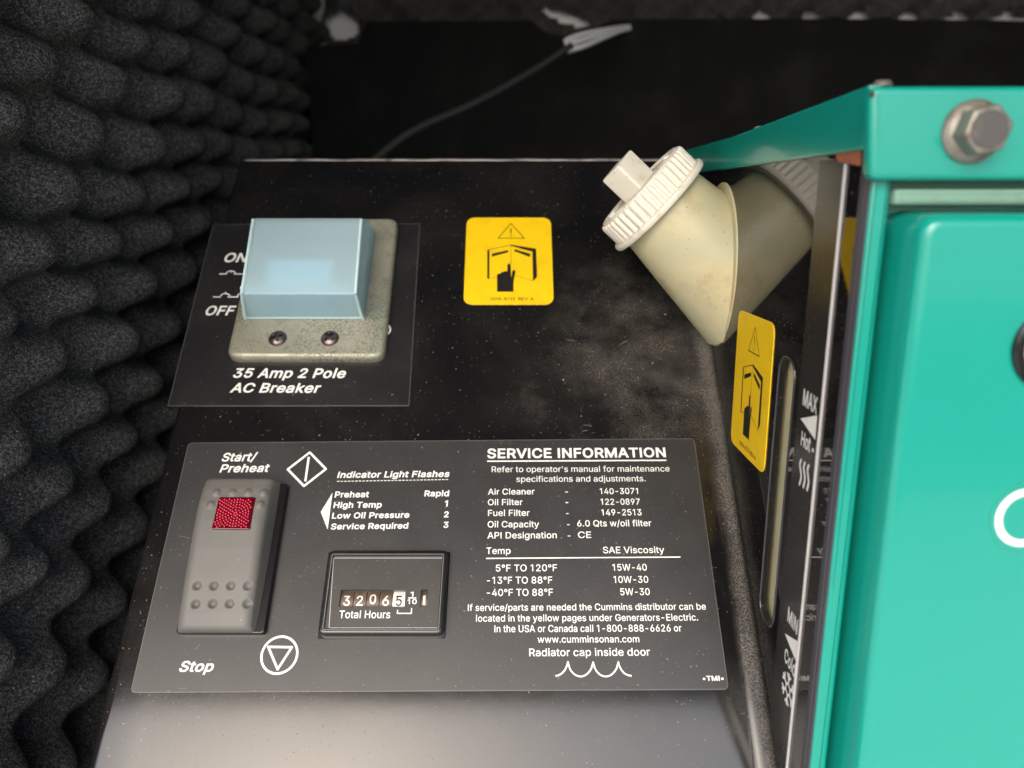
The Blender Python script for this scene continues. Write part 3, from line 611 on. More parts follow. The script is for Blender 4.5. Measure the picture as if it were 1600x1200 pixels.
# milky blue translucent boot
t = NT('blue_boot')
c = t.coord()
spk = t.specks(c, 800, .2, .12)
t.l(t.mix(spk, (.72, .87, .92), (.3, .3, .28)), t.b.inputs['Base Color'])
t.set(Roughness=.22)
t.b.inputs['Coat Weight'].default_value = .35
t.b.inputs['Coat Roughness'].default_value = .08
tr = t.n('ShaderNodeBsdfTranslucent'); tr.inputs['Color'].default_value = (.62, .84, .90, 1)
tp = t.n('ShaderNodeBsdfTransparent'); tp.inputs['Color'].default_value = (.80, .93, .97, 1)
m1 = t.t.nodes.new('ShaderNodeMixShader'); m1.inputs[0].default_value = .35
t.l(t.b.outputs[0], m1.inputs[1]); t.l(tr.outputs[0], m1.inputs[2])
m2 = t.t.nodes.new('ShaderNodeMixShader')
lw = t.n('ShaderNodeLayerWeight', Blend=.25)
t.l(t.ramp(lw.outputs['Facing'], .3, 1.0, .44, .10), m2.inputs[0])
t.l(m1.outputs[0], m2.inputs[1]); t.l(tp.outputs[0], m2.inputs[2])
out = t.t.nodes['Material Output']
t.l(m2.outputs[0], out.inputs['Surface'])
M['boot'] = t.m
M['boot_edge'] = simple('blue_boot_edge', (.60, .80, .84), .3)
M['toggle'] = simple('toggle_plastic', (.55, .78, .90), .4)
M['silver'] = simple('pale_liner', (.86, .82, .78), .35)
M['screw'] = simple('dark_screw', (.16, .13, .125), .32, metal=.9, wear=.5, wear_col=(.05, .03, .02), scale=500)

t = NT('rocker_grey')
c = t.coord()
g = t.specks(c, 700, .25, .13)
f = t.noise(c, 50, 5)
col = t.mix(t.ramp(f, .3, .75), (.095, .093, .087), (.118, .113, .103))
t.l(t.mix(t.math('MULTIPLY', g, .5), col, (.4, .37, .32)), t.b.inputs['Base Color'])
t.set(Roughness=.55)
t.bump(t.noise(c, 1800, 2), .12, .0001)
M['rocker'] = t.m
M['gloss_black'] = simple('gloss_black', (.008, .008, .009), .2)
M['bezel'] = dusty('bezel_black', (.012, .012, .013), .2, film=.06, specks=.25, big=.1)
M['face'] = dusty('meter_face', (.030, .028, .027), .36, film=.02, specks=.3, big=.1)
t = NT('red_lens')
t.set(Roughness=.16)
t.b.inputs['Base Color'].default_value = (.07, .0, .005, 1)
t.b.inputs['Coat Weight'].default_value = .3
t.b.inputs['Subsurface Weight'].default_value = .0
M['red'] = t.m
M['red_dot_highlight'] = simple('red_lens_highlight', (.36, .001, .022), .15)  # same lens plastic in a lighter red, painting highlights on the dots
M['drum'] = simple('brown_drum', (.10, .068, .045), .45, wear=.6, wear_col=(.22, .15, .09), scale=500)
M['drum_white'] = simple('white_drum', (.75, .74, .71), .45)
M['recess'] = simple('window_recess', (.16, .15, .15), .4)

t = NT('translucent_bottle')
c = t.coord()
f = t.noise(c, 40, 5, .6, .4)
spk = t.specks(c, 900, .45, .2)
col = t.mix(t.ramp(f, .35, .7), (.45, .43, .28), (.53, .465, .27))
col = t.mix(t.math('MULTIPLY', t.ramp(t.noise(c, 55, 6, .65), .5, .72), .5), col, (.31, .21, .115))
col = t.mix(t.math('MULTIPLY', spk, .6), col, (.13, .10, .06))
t.l(col, t.b.inputs['Base Color'])
t.set(Roughness=.42)
t.b.inputs['Subsurface Weight'].default_value = .2
t.b.inputs['Subsurface Radius'].default_value = (.004, .0035, .002)
t.b.inputs['Subsurface Scale'].default_value = 1.0
t.bump(t.math('ADD', t.noise(c, 300, 3), spk), .12, .0002)
M['bottle'] = t.m

t = NT('white_cap')
c = t.coord()
f = t.ramp(t.noise(c, 160, 5, .65), .52, .7)
spk = t.specks(c, 700, .4, .2)
col = t.mix(t.math('MULTIPLY', f, .5), (.66, .63, .53), (.42, .33, .22))
col = t.mix(t.math('MULTIPLY', spk, .7), col, (.12, .085, .05))
t.l(col, t.b.inputs['Base Color'])
t.set(Roughness=.5)
t.bump(t.math('ADD', t.noise(c, 500, 3), spk), .15, .0002)
M['cap'] = t.m

t = NT('green_paint')
c = t.coord()
spk = t.math('MAXIMUM', t.specks(c, 90, .12, .06), t.specks(c, 350, .10, .10))
f = t.ramp(t.noise(c, 14, 4), .35, .7)
col = t.mix(t.math('MULTIPLY', f, .25), (.005, .265, .208), (.007, .24, .186))
col = t.mix(t.math('MULTIPLY', spk, .5), col, (.05, .12, .08))
t.l(col, t.b.inputs['Base Color'])
t.set(Roughness=.24)
t.b.inputs['Coat Weight'].default_value = .3
t.b.inputs['Coat Roughness'].default_value = .05
t.b.inputs['Coat IOR'].default_value = 1.5
t.bump(t.noise(c, 25, 2), .04, .001)
M['green'] = t.m
M['seal'] = simple('seal_strip', (.15, .27, .205), .7, wear=.6, wear_col=(.12, .16, .12), scale=120)
M['bead'] = simple('edge_trim', (.035, .034, .042), .16)
M['rust'] = simple('rust', (.33, .10, .045), .8, wear=.6, wear_col=(.10, .04, .025), scale=300)
M['bolt'] = simple('bolt_steel', (.24, .225, .195), .5, metal=.6, wear=1.0, wear_col=(.10, .07, .05), scale=220)
M['bolt_top'] = simple('bolt_top', (.075, .07, .068), .55, metal=.3, wear=.7, wear_col=(.16, .13, .10), scale=300)
M['white_badge'] = simple('white_badge', (.78, .78, .74), .4)
M['dark_green'] = simple('dark_green_line', (.02, .25, .17), .3)

t = NT('acoustic_foam')
c = t.coord()
v = t.n('ShaderNodeTexVoronoi', Scale=1500.0); t.l(c, v.inputs['Vector'])
v2 = t.n('ShaderNodeTexVoronoi', Scale=2300.0); t.l(c, v2.inputs['Vector'])
sp = t.t.nodes.new('ShaderNodeSeparateColor'); t.l(v2.outputs['Color'], sp.inputs[0])
grain_ = t.math('POWER', sp.outputs[0], 1.6)
n1 = t.noise(c, 700, 3, .7)
pore = t.math('MULTIPLY', t.ramp(v.outputs['Distance'], .05, .5, .35, 1), t.math('MULTIPLY', grain_, t.ramp(n1, .25, .6, .35, 1)))
cl = t.ramp(t.noise(c, 9, 3), .3, .7)
col = t.mix(pore, (.022, .022, .022), t.mix(cl, (.15, .147, .141), (.20, .196, .187)))
col = t.mix(t.math('MULTIPLY', t.specks(c, 700, .35, .2), .7), col, (.42, .41, .40))
t.l(col, t.b.inputs['Base Color'])
t.set(Roughness=.92)
t.b.inputs['Specular IOR Level'].default_value = .15
t.bump(pore, .7, .0005)
M['foam'] = t.m
M['mat_black'] = simple('black_mat', (.006, .006, .0062), .9, spec=.2, wear=.3, wear_col=(.03, .03, .03), scale=30)
M['liner'] = simple('pale_wall_gap_light', (.80, .80, .84), .6)
M['loom'] = simple('loom_black', (.035, .034, .035), .5)
M['wire'] = simple('grey_wire', (.75, .74, .75), .5)
M['dark_inside'] = simple('dark_lining', (.02, .02, .02), .85, spec=.2)
t = NT('concrete_ground')
c = t.coord()
t.l(t.mix(t.noise(c, 1.2, 6), (.50, .49, .47), (.62, .61, .58)), t.b.inputs['Base Color'])
t.set(Roughness=.9)
M['ground'] = t.m
M['reflected_dark'] = simple('reflected_dark', (.05, .05, .05), .9, wear=.5, wear_col=(.09, .09, .085), scale=3)
# ------------------------------------------------------------------ the setting: ground, compartment shell
def quad(a, b, c, d): return [a, b, c, d], [(0, 1, 2, 3)]
def box(x0, y0, z0, x1, y1, z1):
    V = [(x, y, z) for z in (z0, z1) for y in (y0, y1) for x in (x0, x1)]
    return V, [(0, 2, 3, 1), (4, 5, 7, 6), (0, 1, 5, 4), (2, 6, 7, 3), (0, 4, 6, 2), (1, 3, 7, 5)]

setting('ground', quad((-6e4, -6e4, -800), (6e4, -6e4, -800), (6e4, 6e4, -800), (-6e4, 6e4, -800)), M['ground'])
setting('reflection_strip', quad((-6e4, -6000, -796), (6e4, -6000, -796), (6e4, -1750, -796), (-6e4, -1750, -796)), M['reflected_dark'])  # unseen dark strip, added so the green door reflects a darker band
setting('compartment_ceiling', box(-600, CEIL_FRONT, CEIL_Z, 900, 655, CEIL_Z + 12), M['dark_inside'])
setting('compartment_floor', box(-175, 20, -352, 520, 655, -340), M['dark_inside'])
setting('compartment_wall', box(-190, 146, -340, -175, 655, CEIL_Z), M['dark_inside'])
setting('compartment_wall', box(520, 60, -340, 535, 655, CEIL_Z), M['dark_inside'])
setting('compartment_wall', box(-175, 628.5, -340, 520, 655, CEIL_Z), M['liner'])  # pale wall; seen through the foam's scalloped gaps it stands in for outside light

# ------------------------------------------------------------------ egg-crate foam lining
def egg(a, b):
    a, b = a + 2.2 * math.sin(b * .031 + .7) + 1.3 * math.sin(a * .07 + b * .05), b + 1.8 * math.sin(a * .043) + 1.2 * math.sin(b * .083 - a * .02)
    q = math.cos(2 * math.pi * a / 42.0) * math.cos(2 * math.pi * b / 36.0)
    return (11.8 + 1.6 * math.sin(a * .037 + 1.3 * math.sin(b * .05))) * (1.25 * q - .33 * q ** 3) + .8 * math.sin(a * .061 + b * .043) + .9 * math.sin(a * .11 - b * .07)

foam = Th('acoustic_foam', 'black egg-crate acoustic foam lining the side wall beside the console', 'foam panel', ROOM, (-165, 300, -330))
ys, zs = lin(146, 627, 212), lin(-338, 325, 260)
V, Fc = hfield(ys, zs, lambda y, z: egg(y - 273, z - 58 - .03 * (y - 273)))
part(foam, 'foam_sheet', ([(-148 + h, y, z) for y, z, h in V], [f for f in Fc]), M['foam'], angle=180)

backf = Th('acoustic_foam', 'dark egg-crate foam with torn pale holes across the far back wall', 'foam panel', ROOM, (150, 634, 120))
xs, zs = lin(-140, 515, 264), lin(-338, 325, 270)
holes = [(535, 40, 20, 20), (517, 44, 8, 12)]
def torn(x, z):
    t_ = 620 * CP - z * SP
    px, py = 800 + F * x / t_, 600 - F * (620 * SP + z * CP) / t_
    k = math.sin(x * .9 + z * 1.3) * .15 + math.sin(x * 2.1 - z * 1.7) * .1
    if ((px - 536) / 23) ** 2 + ((py - 40) / 24) ** 2 < 1 + k: return True
    u = (px - 886) / 38; vv = py - (27 + 11 * u)
    if abs(u) < 1 and abs(vv) < (9 - 2 * u) * math.sqrt(max(0, 1 - u * u)) ** .6 : return True
    if px > 1120:                                     # ragged lower edge of the foam
        lift = 14 * max(0, math.cos(2 * math.pi * (px - 1190) / 77.0)) ** 1.3 * (1 if px > 1150 else .6)
        if px > 1560: lift = max(lift, 5)
        if py > 31 - lift * 1.15 and py < 60: return True
    return False
V, Fc = hfield(xs, zs, lambda x, z: egg(x, z))
Fc = [f for f in Fc if not torn(sum(V[i][0] for i in f) / 4, sum(V[i][1] for i in f) / 4)]
part(backf, 'foam_sheet', ([(x, 618 - h * .6, z) for x, z, h in V], [tuple(reversed(f)) for f in Fc]), M['foam'], angle=180)

matb = Th('insulation_mat', 'flat black insulation mat hanging low across the back wall', 'insulation mat', ROOM, (150, 566, -335))
xs = lin(-139, 518, 96)
prof = [(x, 101 + .05 * (x + 139)) if x < -103 else (x, 117.3 + .8 * math.sin((x - 40) * .012) - 9.5 * max(0, 1 - ((x - 39) / 24) ** 4)) for x in xs]
part(matb, 'mat_sheet', join(
    ([(x, 560, z) for x, z in prof] + [(x, 560 + 8 * math.sin(x * .01), -335) for x, _ in prof], [(i, 96 + i, 97 + i, i + 1) for i in range(95)]),
    ([(x, 560, z) for x, z in prof] + [(x, 572, z - 1) for x, z in prof], [(i, i + 1, 97 + i, 96 + i) for i in range(95)])), M['mat_black'])

# loom of wires running up behind the console
def cp(px, py, z):                                     # a point seen at px,py at z millimetres ahead of the lens
    q = (px - 800) / F * z * Vector((1, 0, 0)) + (600 - py) / F * z * UP + z * FW
    return q
def smooth(pts, n=10):
    out = []
    for i in range(len(pts) - 1):
        p0, p1, p2, p3 = pts[max(i - 1, 0)], pts[i], pts[i + 1], pts[min(i + 2, len(pts) - 1)]
        for k in range(n):
            s = k / n
            out.append(.5 * ((2 * p1) + (-p0 + p2) * s + (2 * p0 - 5 * p1 + 4 * p2 - p3) * s * s + (-p0 + 3 * p1 - 3 * p2 + p3) * s ** 3))
    return out + [pts[-1]]
cable = Th('cable', 'black corrugated cable loom with grey wires rising behind the console', 'cable', ROOM, tuple(cp(600, 240, 395)))
path = smooth([cp(545, 290, 372), cp(600, 238, 395), cp(655, 200, 410), cp(740, 162, 430), cp(830, 112, 450), cp(893, 71, 462)], 16)
rad = [1.9 + .25 * (i % 2) for i in range(len(path))]
part(cable, 'loom', tube(path, rad, 14), M['loom'])
for k, (dx, dy) in enumerate(((0, 9), (4, 1), (8, -8))):
    w_ = smooth([cp(884 + dx * .3, 72 - dy * .9, 462), cp(905 + dx, 64 - dy, 470), cp(945 + dx * .5, 52 - dy * .62, 490), cp(986, 43 - dy * .25, 520), cp(1060, 36, 549)], 10)
    part(cable, 'wire', tube(w_, [1.7 - .8 * i / len(w_) for i in range(len(w_))], 8), M['wire'])

# ------------------------------------------------------------------ control console
uL = P(370, 250)[0]
vT, vB = P(800, 249)[1], P(800, 1200)[1] - 27
con = Th('control_console', 'black sloped steel console carrying the switches, meter and decals', 'control panel', PANEL, (0, vB, 0))
prof = [(uL + .3, -46)]
prof += [(uL + 3.2 - 3.2 * math.cos(a), -3.2 + 3.2 * math.sin(a)) for a in lin(0, math.pi / 2, 7)]
prof += lin2 if False else [(x, 0.0) for x in lin(uL + 12, WX - 5.5, 24)]
prof += [(WX - 4.8 + 4.8 * math.sin(a), 4.8 - 4.8 * math.cos(a)) for a in lin(0.06, math.pi / 2 - .001, 9)]
nv = 26
V, Fc = [], []
for v in lin(vB, vT - .9, nv):
    V += [(u, v, w) for u, w in prof]
m = len(prof)
Fc = [(j * m + i, j * m + i + 1, (j + 1) * m + i + 1, (j + 1) * m + i) for j in range(nv - 1) for i in range(m - 1)]
part(con, 'face_sheet', (V, Fc), M['black'], angle=60)
edge = [(uL + 2.2, vT - .6, -2.2), (uL + 3.4, vT - .15, -.9)] + [(u, vT + .12 * math.sin(u * .21), -.72 + .1 * math.sin(u * .4)) for u in lin(uL + 6, WX - 1, 60)]
part(con, 'top_edge', tube(edge, .78, 10), M['worn'], angle=80)
q = [PANEL.inverted() @ (PANEL @ Vector((u, vT + .2, -1.6)) + d) for u in (uL + 2, WX + 3) for d in (Vector((0, 0, 0)), Vector((0, 55, 0)), Vector((0, 70, -60)))]
part(con, 'rear_sheet', ([tuple(x) for x in q], [(0, 3, 4, 1), (1, 4, 5, 2)]), M['black'], smooth=False)
q = [PANEL.inverted() @ (PANEL @ Vector((u, vB, 0)) + d) for u in (uL + .5, WX) for d in (Vector((0, 0, 0)), Vector((0, 2, -170)))]
part(con, 'front_sheet', ([tuple(x) for x in q], [(0, 1, 3, 2)]), M['black'], smooth=False)

rg = random.Random(11)
crumbs, hairs = [], []
for k in range(150):
    zone = rg.random()
    if zone < .35: px, py = rg.uniform(130, 330), rg.uniform(1085, 1198)
    elif zone < .6: px, py = rg.uniform(230, 290), rg.uniform(640, 1080)
    elif zone < .8: px, py = rg.uniform(860, 1110), rg.uniform(440, 680)
    else: px, py = rg.uniform(400, 1150), rg.uniform(1085, 1198)
    if zone >= .35 and zone < .6: px -= (py - 640) * .21
    u, v = P(px, py)
    if u < uL + 2: continue
    r = rg.uniform(.08, .2) if rg.random() < .85 else rg.uniform(.22, .38)
    pts = [(u + r * rg.uniform(.6, 1.2) * math.cos(a + zone), v + r * rg.uniform(.6, 1.2) * math.sin(a + zone), .01) for a in (0, 1.6, 3.1, 4.7)]
    crumbs.append((pts + [(u + rg.uniform(-.3, .3) * r, v, r * .9)], [(0, 1, 4), (1, 2, 4), (2, 3, 4), (3, 0, 4)]))
part(con, 'crumbs', join(*crumbs), M['crumb'], smooth=False, kind='stuff')
for k in range(13):
    px, py = (rg.uniform(165, 330), rg.uniform(760, 1190)) if k % 2 else (rg.uniform(880, 1120), rg.uniform(450, 690))
    u, v = P(px, py)
    if u < uL + 5 or u > WX - 8: continue
    a, l, bend = rg.uniform(-.4, 1.2), rg.uniform(1.2, 4.5), rg.uniform(-.5, .5)
    pts = [(u + l * s_ * math.cos(a + bend * s_), v + l * s_ * math.sin(a + bend * s_)) for s_ in lin(0, 1, 6)]
    hairs.append(line2d(pts, rg.uniform(.04, .07), z=.02 if py < 660 or py > 1086 else .32))
part(con, 'lint', join(*hairs), M['crumb'], smooth=False, kind='stuff')

# glossy side wall: fold line of the console face seen in wall coordinates
def pw(u, v, w):
    q = WALL.inverted() @ (PANEL @ Vector((u, v, w)))
    return (q.x, q.y)
lo, hi = pw(WX, vB, 4.7), pw(WX, vT, 4.7)
side = [(-150.5, hi[1] + 4), (-150.5, -335), (lo[0] - 0.1, -335), lo, hi, (hi[0], hi[1] + 4)]
side = [(-150.5, 12), (-150.5, -333), (lo[0], -333), lo, hi, (hi[0], 12)]
if lo[0] > -150.6:
    side = [(-150.5, 12), (-150.5, lo[1] + (hi[1] - lo[1]) * (-150.5 - lo[0]) / (hi[0] - lo[0])), hi, (hi[0], 12)]
sl = [Wl(1214.5, 596), Wl(1203, 772), Wl(1240, 582), Wl(1227, 794)]
sa0 = (sl[0][0] + sl[1][0]) / 2; sa1 = (sl[2][0] + sl[3][0]) / 2
sz1, sz0 = Wl(1228, 557)[1], Wl(1204, 985)[1]
SLOT = rnd(rect(sa0, sz0, sa1, sz1), (sa1 - sa0) / 2 - .1, 10)

wall_t = Th('side_panel', 'glossy black upright panel with a long level slot between console and green door', 'side panel', WALL, (-150, -100, -2))
part(wall_t, 'panel_sheet', prism(side, -1.6, 0, 0, [SLOT]), M['wall'], smooth=False)
for a_, r_t in ((-149.7, .55), (-148.3, .75), (-147.0, .45)):
    part(wall_t, 'edge_trim', tube([(a_, 9, -.15), (a_, -333, -.15)], r_t, 12), M['bead'])
part(wall_t, 'slot_rim', tube([(x, y, .02) for x, y in SLOT + SLOT[:1]], .28, 8, False), M['bead'])

# ------------------------------------------------------------------ circuit breaker decal
bd = Th('breaker_label', 'square black sticker lettered 35 Amp 2 Pole AC Breaker', 'label', PANEL, (*P(450, 500), 0))
c4 = [P(262, 635.5), P(640, 635), P(657, 350), P(333, 351)]
part(bd, 'label_sheet', prism(rnd(c4, .6, 3), 0.02, .26, .1), M['decal2'])
o4 = ccw(rnd(c4, .6, 3))
part(bd, 'label_edge_highlight', ring2d(offset(o4, -.12), .16, .30), M['edge'], smooth=False)
W = .30
lt = lambda *a, **k: lettering(bd, *a, mapper=P, w=W, mat=M['print'], **k)
lt('ON', (350, 410.5), (387, 410.5), 14.5, bold=20, shear=.2)
lt('OFF', (320.5, 493.5), (367, 493.5), 15, bold=20, shear=.2)
lt('35 Amp 2 Pole', (364, 591), (540, 591.5), 15, bold=20, shear=.2)
lt('AC Breaker', (359, 614), (501, 614.5), 15, bold=20, shear=.2)
q = lambda x, y: P(310 + x / 10.91, 390 + y / 10.91)
part(bd, 'contact_symbol', line2d([q(360, 424), q(490, 424)], .42, z=W, extra=[seg2d(q(610, 424), q(760, 424), .42)] + [seg2d(a, b, .38) for a, b in zip([q(480, 405), q(520, 378), q(560, 370), q(600, 378)], [q(520, 378), q(560, 370), q(600, 378), q(640, 405)])] + [seg2d(q(562, 372), q(562, 402), .3)]), M['print'], smooth=False)
part(bd, 'contact_symbol', line2d([q(255, 816), q(390, 816)], .42, z=W, extra=[seg2d(q(505, 816), q(680, 816), .42), seg2d(q(672, 820), q(682, 768), .38), seg2d(q(680, 768), q(760, 768), .38)] + [seg2d(a, b, .38) for a, b in zip([q(380, 795), q(420, 765), q(462, 757), q(505, 765)], [q(420, 765), q(462, 757), q(505, 765), q(545, 795)])] + [seg2d(q(470, 758), q(470, 730), .35)]), M['print'], smooth=False)
cc = P(598.5, 516)
part(bd, 'ring_symbol', ring2d(circ(cc[0], cc[1], 2.75, 40), .5, W), M['print'], smooth=False)

# ------------------------------------------------------------------ circuit breaker with its rubber boot
cb = Th('circuit_breaker', 'circuit breaker on dirty zinc plate under a pale blue translucent boot', 'circuit breaker', PANEL, (*P(480, 480), 0))
pl = [P(357, 566.5), P(602, 567), (P(613, 420, 3)[0] + .3, P(600, 349)[1]), (P(357, 566)[0] + .2, P(600, 349)[1])]
part(cb, 'mounting_plate', prism(rnd(pl, 4.2, 8), .26, 3.4, 1.7, seg=5), M['zinc'], angle=50)
vf, vl = P(475, 498, 3.4)[1], P(475, 490, 7.0)[1]
vr, vbk = P(475, 459, 20.5)[1], P(480, 340, 15.5)[1]
xl = [(P(382, 497, 3.4)[0], P(569.5, 498, 3.4)[0]), (P(380, 489, 7)[0], P(565, 490, 7)[0]), (P(376.5, 456, 20.5)[0], P(557, 459, 20.5)[0]),
      (P(394, 341, 15.5)[0], P(566, 341, 15.5)[0])]
profile = [(vf, 3.5, xl[0]), (vl, 7.0, xl[1]), (vr, 20.5, xl[2]), (vbk, 15.5, xl[3]), (vbk + 3.2, 10, (xl[3][0] - .3, xl[3][1] + 2.0)), (vbk + 3.6, 3.5, (xl[0][0], xl[0][1] + .6))]
bm_ = bpy.data.meshes.new('boot')
import bmesh
def boot_mesh(shrink=0.0, bev=1.3):
    bm = bmesh.new()
    Lv = [bm.verts.new((x[0], v, w)) for v, w, x in profile]
    Rv = [bm.verts.new((x[1], v, w)) for v, w, x in profile]
    n = len(profile)
    bm.faces.new(Lv); bm.faces.new(list(reversed(Rv)))
    for i in range(n - 1):
        bm.faces.new((Lv[i], Rv[i], Rv[i + 1], Lv[i + 1])[::-1])
    bm.normal_update()
    bmesh.ops.recalc_face_normals(bm, faces=bm.faces)
    ed = [e for e in bm.edges if len(e.link_faces) == 2]
    bmesh.ops.bevel(bm, geom=ed, offset=bev, segments=3, profile=.6, affect='EDGES', clamp_overlap=True)
    bm.verts.index_update()
    V = [tuple(v.co) for v in bm.verts]; Fc = [tuple(v.index for v in f.verts) for f in bm.faces]
    bm.free()
    return V, Fc
boot = part(cb, 'boot', boot_mesh(), M['boot'], angle=40)
so = boot.modifiers.new('thickness', 'SOLIDIFY'); so.thickness = .0013; so.offset = -1
def rim(side, dx):
    q = [(x[side] + dx, v, w) for v, w, x in profile[:4]]
    q[3] = tuple(Vector(q[2]).lerp(Vector(q[3]), .97))
    return q
rl, rr_ = rim(0, .35), rim(1, -.35)
part(cb, 'boot_rim', join(tube(smooth([Vector(p) for p in rl[:1] + rl[1:]], 1), 0.5, 8), tube([Vector(p) for p in rr_], 0.5, 8), tube([Vector(rl[0]) + Vector((0, .25, .4)), Vector(rr_[0]) + Vector((0, .25, .4))], 0.5, 8)), M['boot_edge'], parent=boot)
# toggle and its pale housing seen through the boot
ta, tb = P(417, 490, 9)[0], P(522, 490, 9)[0]
tm = boot_mesh
m_t = Matrix.Identity(4)
part(cb, 'toggle', xf(prism(rnd(rect(ta, vf + 1.3, tb, vf + 14.5), 1.0), 3.6, 17.0, 1.0), m_t), M['toggle'])
part(cb, 'housing', prism(rnd(rect(xl[0][0] + 2.2, vf + 2.0, xl[0][1] - 2.2, vf + 3.4), .4), 3.5, 17.2, .3), M['silver'])
def screw_mesh():
    n, r = 26, 3.0
    V, Fc = [], []
    def h(x, y):
        d = math.hypot(x, y) / r
        z = 1.5 * math.sqrt(max(0, 1 - d * d * .96))
        a = math.radians(20)
        xx, yy = x * math.cos(a) + y * math.sin(a), -x * math.sin(a) + y * math.cos(a)
        if min(abs(xx), abs(yy)) < .42 and max(abs(xx), abs(yy)) < 1.9: z -= 1.1
        return z
    ths = [2 * math.pi * k / 56 for k in range(56)]
    rs = lin(0.05, r, 24)
    for rr in rs:
        V += [(rr * math.cos(t_), rr * math.sin(t_), h(rr * math.cos(t_), rr * math.sin(t_))) for t_ in ths]
    for i in range(len(rs) - 1):
        Fc += [(i * 56 + k, (i + 1) * 56 + k, (i + 1) * 56 + (k + 1) % 56, i * 56 + (k + 1) % 56) for k in range(56)]
    Fc.append(tuple(range(56)))
    return mesh_data('screw', V, Fc, M['screw'], True, 50)
sm = screw_mesh()
piece(cb, 'screw', sm, (*P(434, 529, 3.4), 3.3))
piece(cb, 'screw', sm, (*P(515.5, 529, 3.4), 3.3), rot=(0, 0, .5))
part(cb, 'rivet', xf(lathe([(.5, 0), (.5, .25), (.3, .4), (0.01, .45)], 12), Matrix.Translation((*P(612.5, 433), .26))), M['worn'])

# ------------------------------------------------------------------ control and service decal
cd = Th('service_label', 'wide charcoal label with service information and start stop markings', 'label', PANEL, (*P(660, 890), 0))
c4 = [P(203.5, 1083.5), P(1139, 1078.5), P(1085, 685), P(294.5, 692)]
part(cd, 'label_sheet', prism(rnd(c4, 1.6, 5), .02, .26, .1), M['decal'])
o4 = ccw(rnd(c4, 1.6, 5))
part(cd, 'label_edge_highlight', ring2d(offset(o4, -.12), .18, .30), M['edge'], smooth=False)
lt = lambda *a, **k: lettering(cd, *a, mapper=P, w=W, mat=M['print'], **k)
lt('SERVICE INFORMATION', (761.2, 716.8), (1040.5, 715), 15.2, bold=20)
lt('Refer to operator\'s manual for maintenance', (768.3, 738.4), (1046.3, 737.2), 9)
lt('specifications and adjustments.', (806.8, 753.6), (1008.6, 752.6), 9)
for s, a, b, cap in (
        ('Air Cleaner', (762.5, 773.5), (835.3, 773), 9.2), ('140-3071', (937.4, 772.6), (997, 772.3), 9.2),
        ('Oil Filter', (762.3, 790), (816.5, 789.7), 9.4), ('122-0897', (938.8, 789.2), (999.7, 789), 9.4),
        ('Fuel Filter', (762.5, 806.9), (827.5, 806.6), 9.6), ('149-2513', (939.8, 806), (1002.5, 805.7), 9.6),
        ('Oil Capacity', (762, 824.7), (842.3, 824.3), 9.8), ('6.0 Qts w/oil filter', (902, 823.2), (1017.8, 822.7), 9.8),
        ('API Designation', (761.6, 842), (869.9, 841.5), 10), ('CE', (903.3, 841.2), (923.9, 841), 10),
        ('Temp', (759.8, 866.2), (797.7, 866), 10.2), ('SAE Viscosity', (942.3, 865), (1038, 864.6), 10.2),
        ('5°F TO 120°F', (774.6, 893.4), (870.5, 892.8), 10.6), ('15W-40', (957.2, 892.2), (1010.7, 891.9), 10.4),
        ('-13°F TO 88°F', (760.8, 912.6), (863, 912), 10.8), ('10W-30', (958.9, 911.2), (1013, 911), 10.6),
        ('-40°F TO 88°F', (760.8, 931.8), (864, 931.2), 11), ('5W-30', (969.3, 930.5), (1015.4, 930.2), 10.8),
        ('If service/parts are needed the Cummins distributor can be', (731, 955), (1103, 953), 10.4),
        ('located in the yellow pages under Generators-Electric.', (743.8, 971.8), (1090.6, 970), 10.6),
        ('In the USA or Canada call 1-800-888-6626 or', (772.6, 988.3), (1065, 987), 11),
        ('www.cumminsonan.com', (840, 1004.6), (999, 1004), 10.6),
        ('Radiator cap inside door', (827, 1025.8), (1015.7, 1024.8), 12.2)):
    lt(s, a, b, cap, bold=6)
for x, y in ((885.2, 769.3), (885.8, 785.8), (886.6, 803), (888, 820.3), (889, 838)):
    lt('-', (x - 2, y + 4), (x + 2.2, y + 4), 9.4, bold=6)
lt('•TMI•', (1098, 1064.3), (1131, 1064), 8, bold=26)
part(cd, 'rule_line', line2d([P(761, 721.3), P(1041, 719.8)], .42, z=W), M['print'], smooth=False)
part(cd, 'rule_line', line2d([P(759.5, 873), P(1063, 870.8)], .34, z=W), M['print'], smooth=False)
wv = []
cus = [(868, 1056.8), (887.3, 1034.4), (926.6, 1034.4), (966, 1034.2), (986.6, 1056.2)]
def arc(x0, x1, full=True):
    return [(x0 + (x1 - x0) * s, 1035 + 22.3 * (1 - abs(2 * s - 1) ** 2.0) ** .62) for s in lin(0, 1, 15)]
wv = [(868, 1056.6), (873, 1055.4), (878.5, 1052), (883, 1046.5), (886, 1040), (887.3, 1034.5)]
wv += arc(887.3, 926.6)[1:] + arc(926.6, 966)[1:] + [(967.3, 1040), (970.3, 1046.5), (974.8, 1052), (980.5, 1055.2), (986.6, 1056.2)]
part(cd, 'wave_symbol', line2d([P(*p) for p in wv], .42, z=W), M['print'], smooth=False)
lt('Start/', (346.4, 721.8), (402, 721), 13.4, bold=20, shear=.2)
lt('Preheat', (342.8, 739), (420.8, 738), 12.8, bold=20, shear=.2)
lt('Stop', (280, 1050), (333.3, 1050), 17, bold=20, shear=.2)
part(cd, 'diamond_symbol', line2d([P(450, 734), P(484.3, 707.5), P(509.5, 733.4), P(475.3, 760)], .68, True, W), M['print'], smooth=False)
part(cd, 'diamond_symbol', line2d([P(482.8, 714.6), P(477.4, 752.8)], .66, z=W), M['print'], smooth=False)
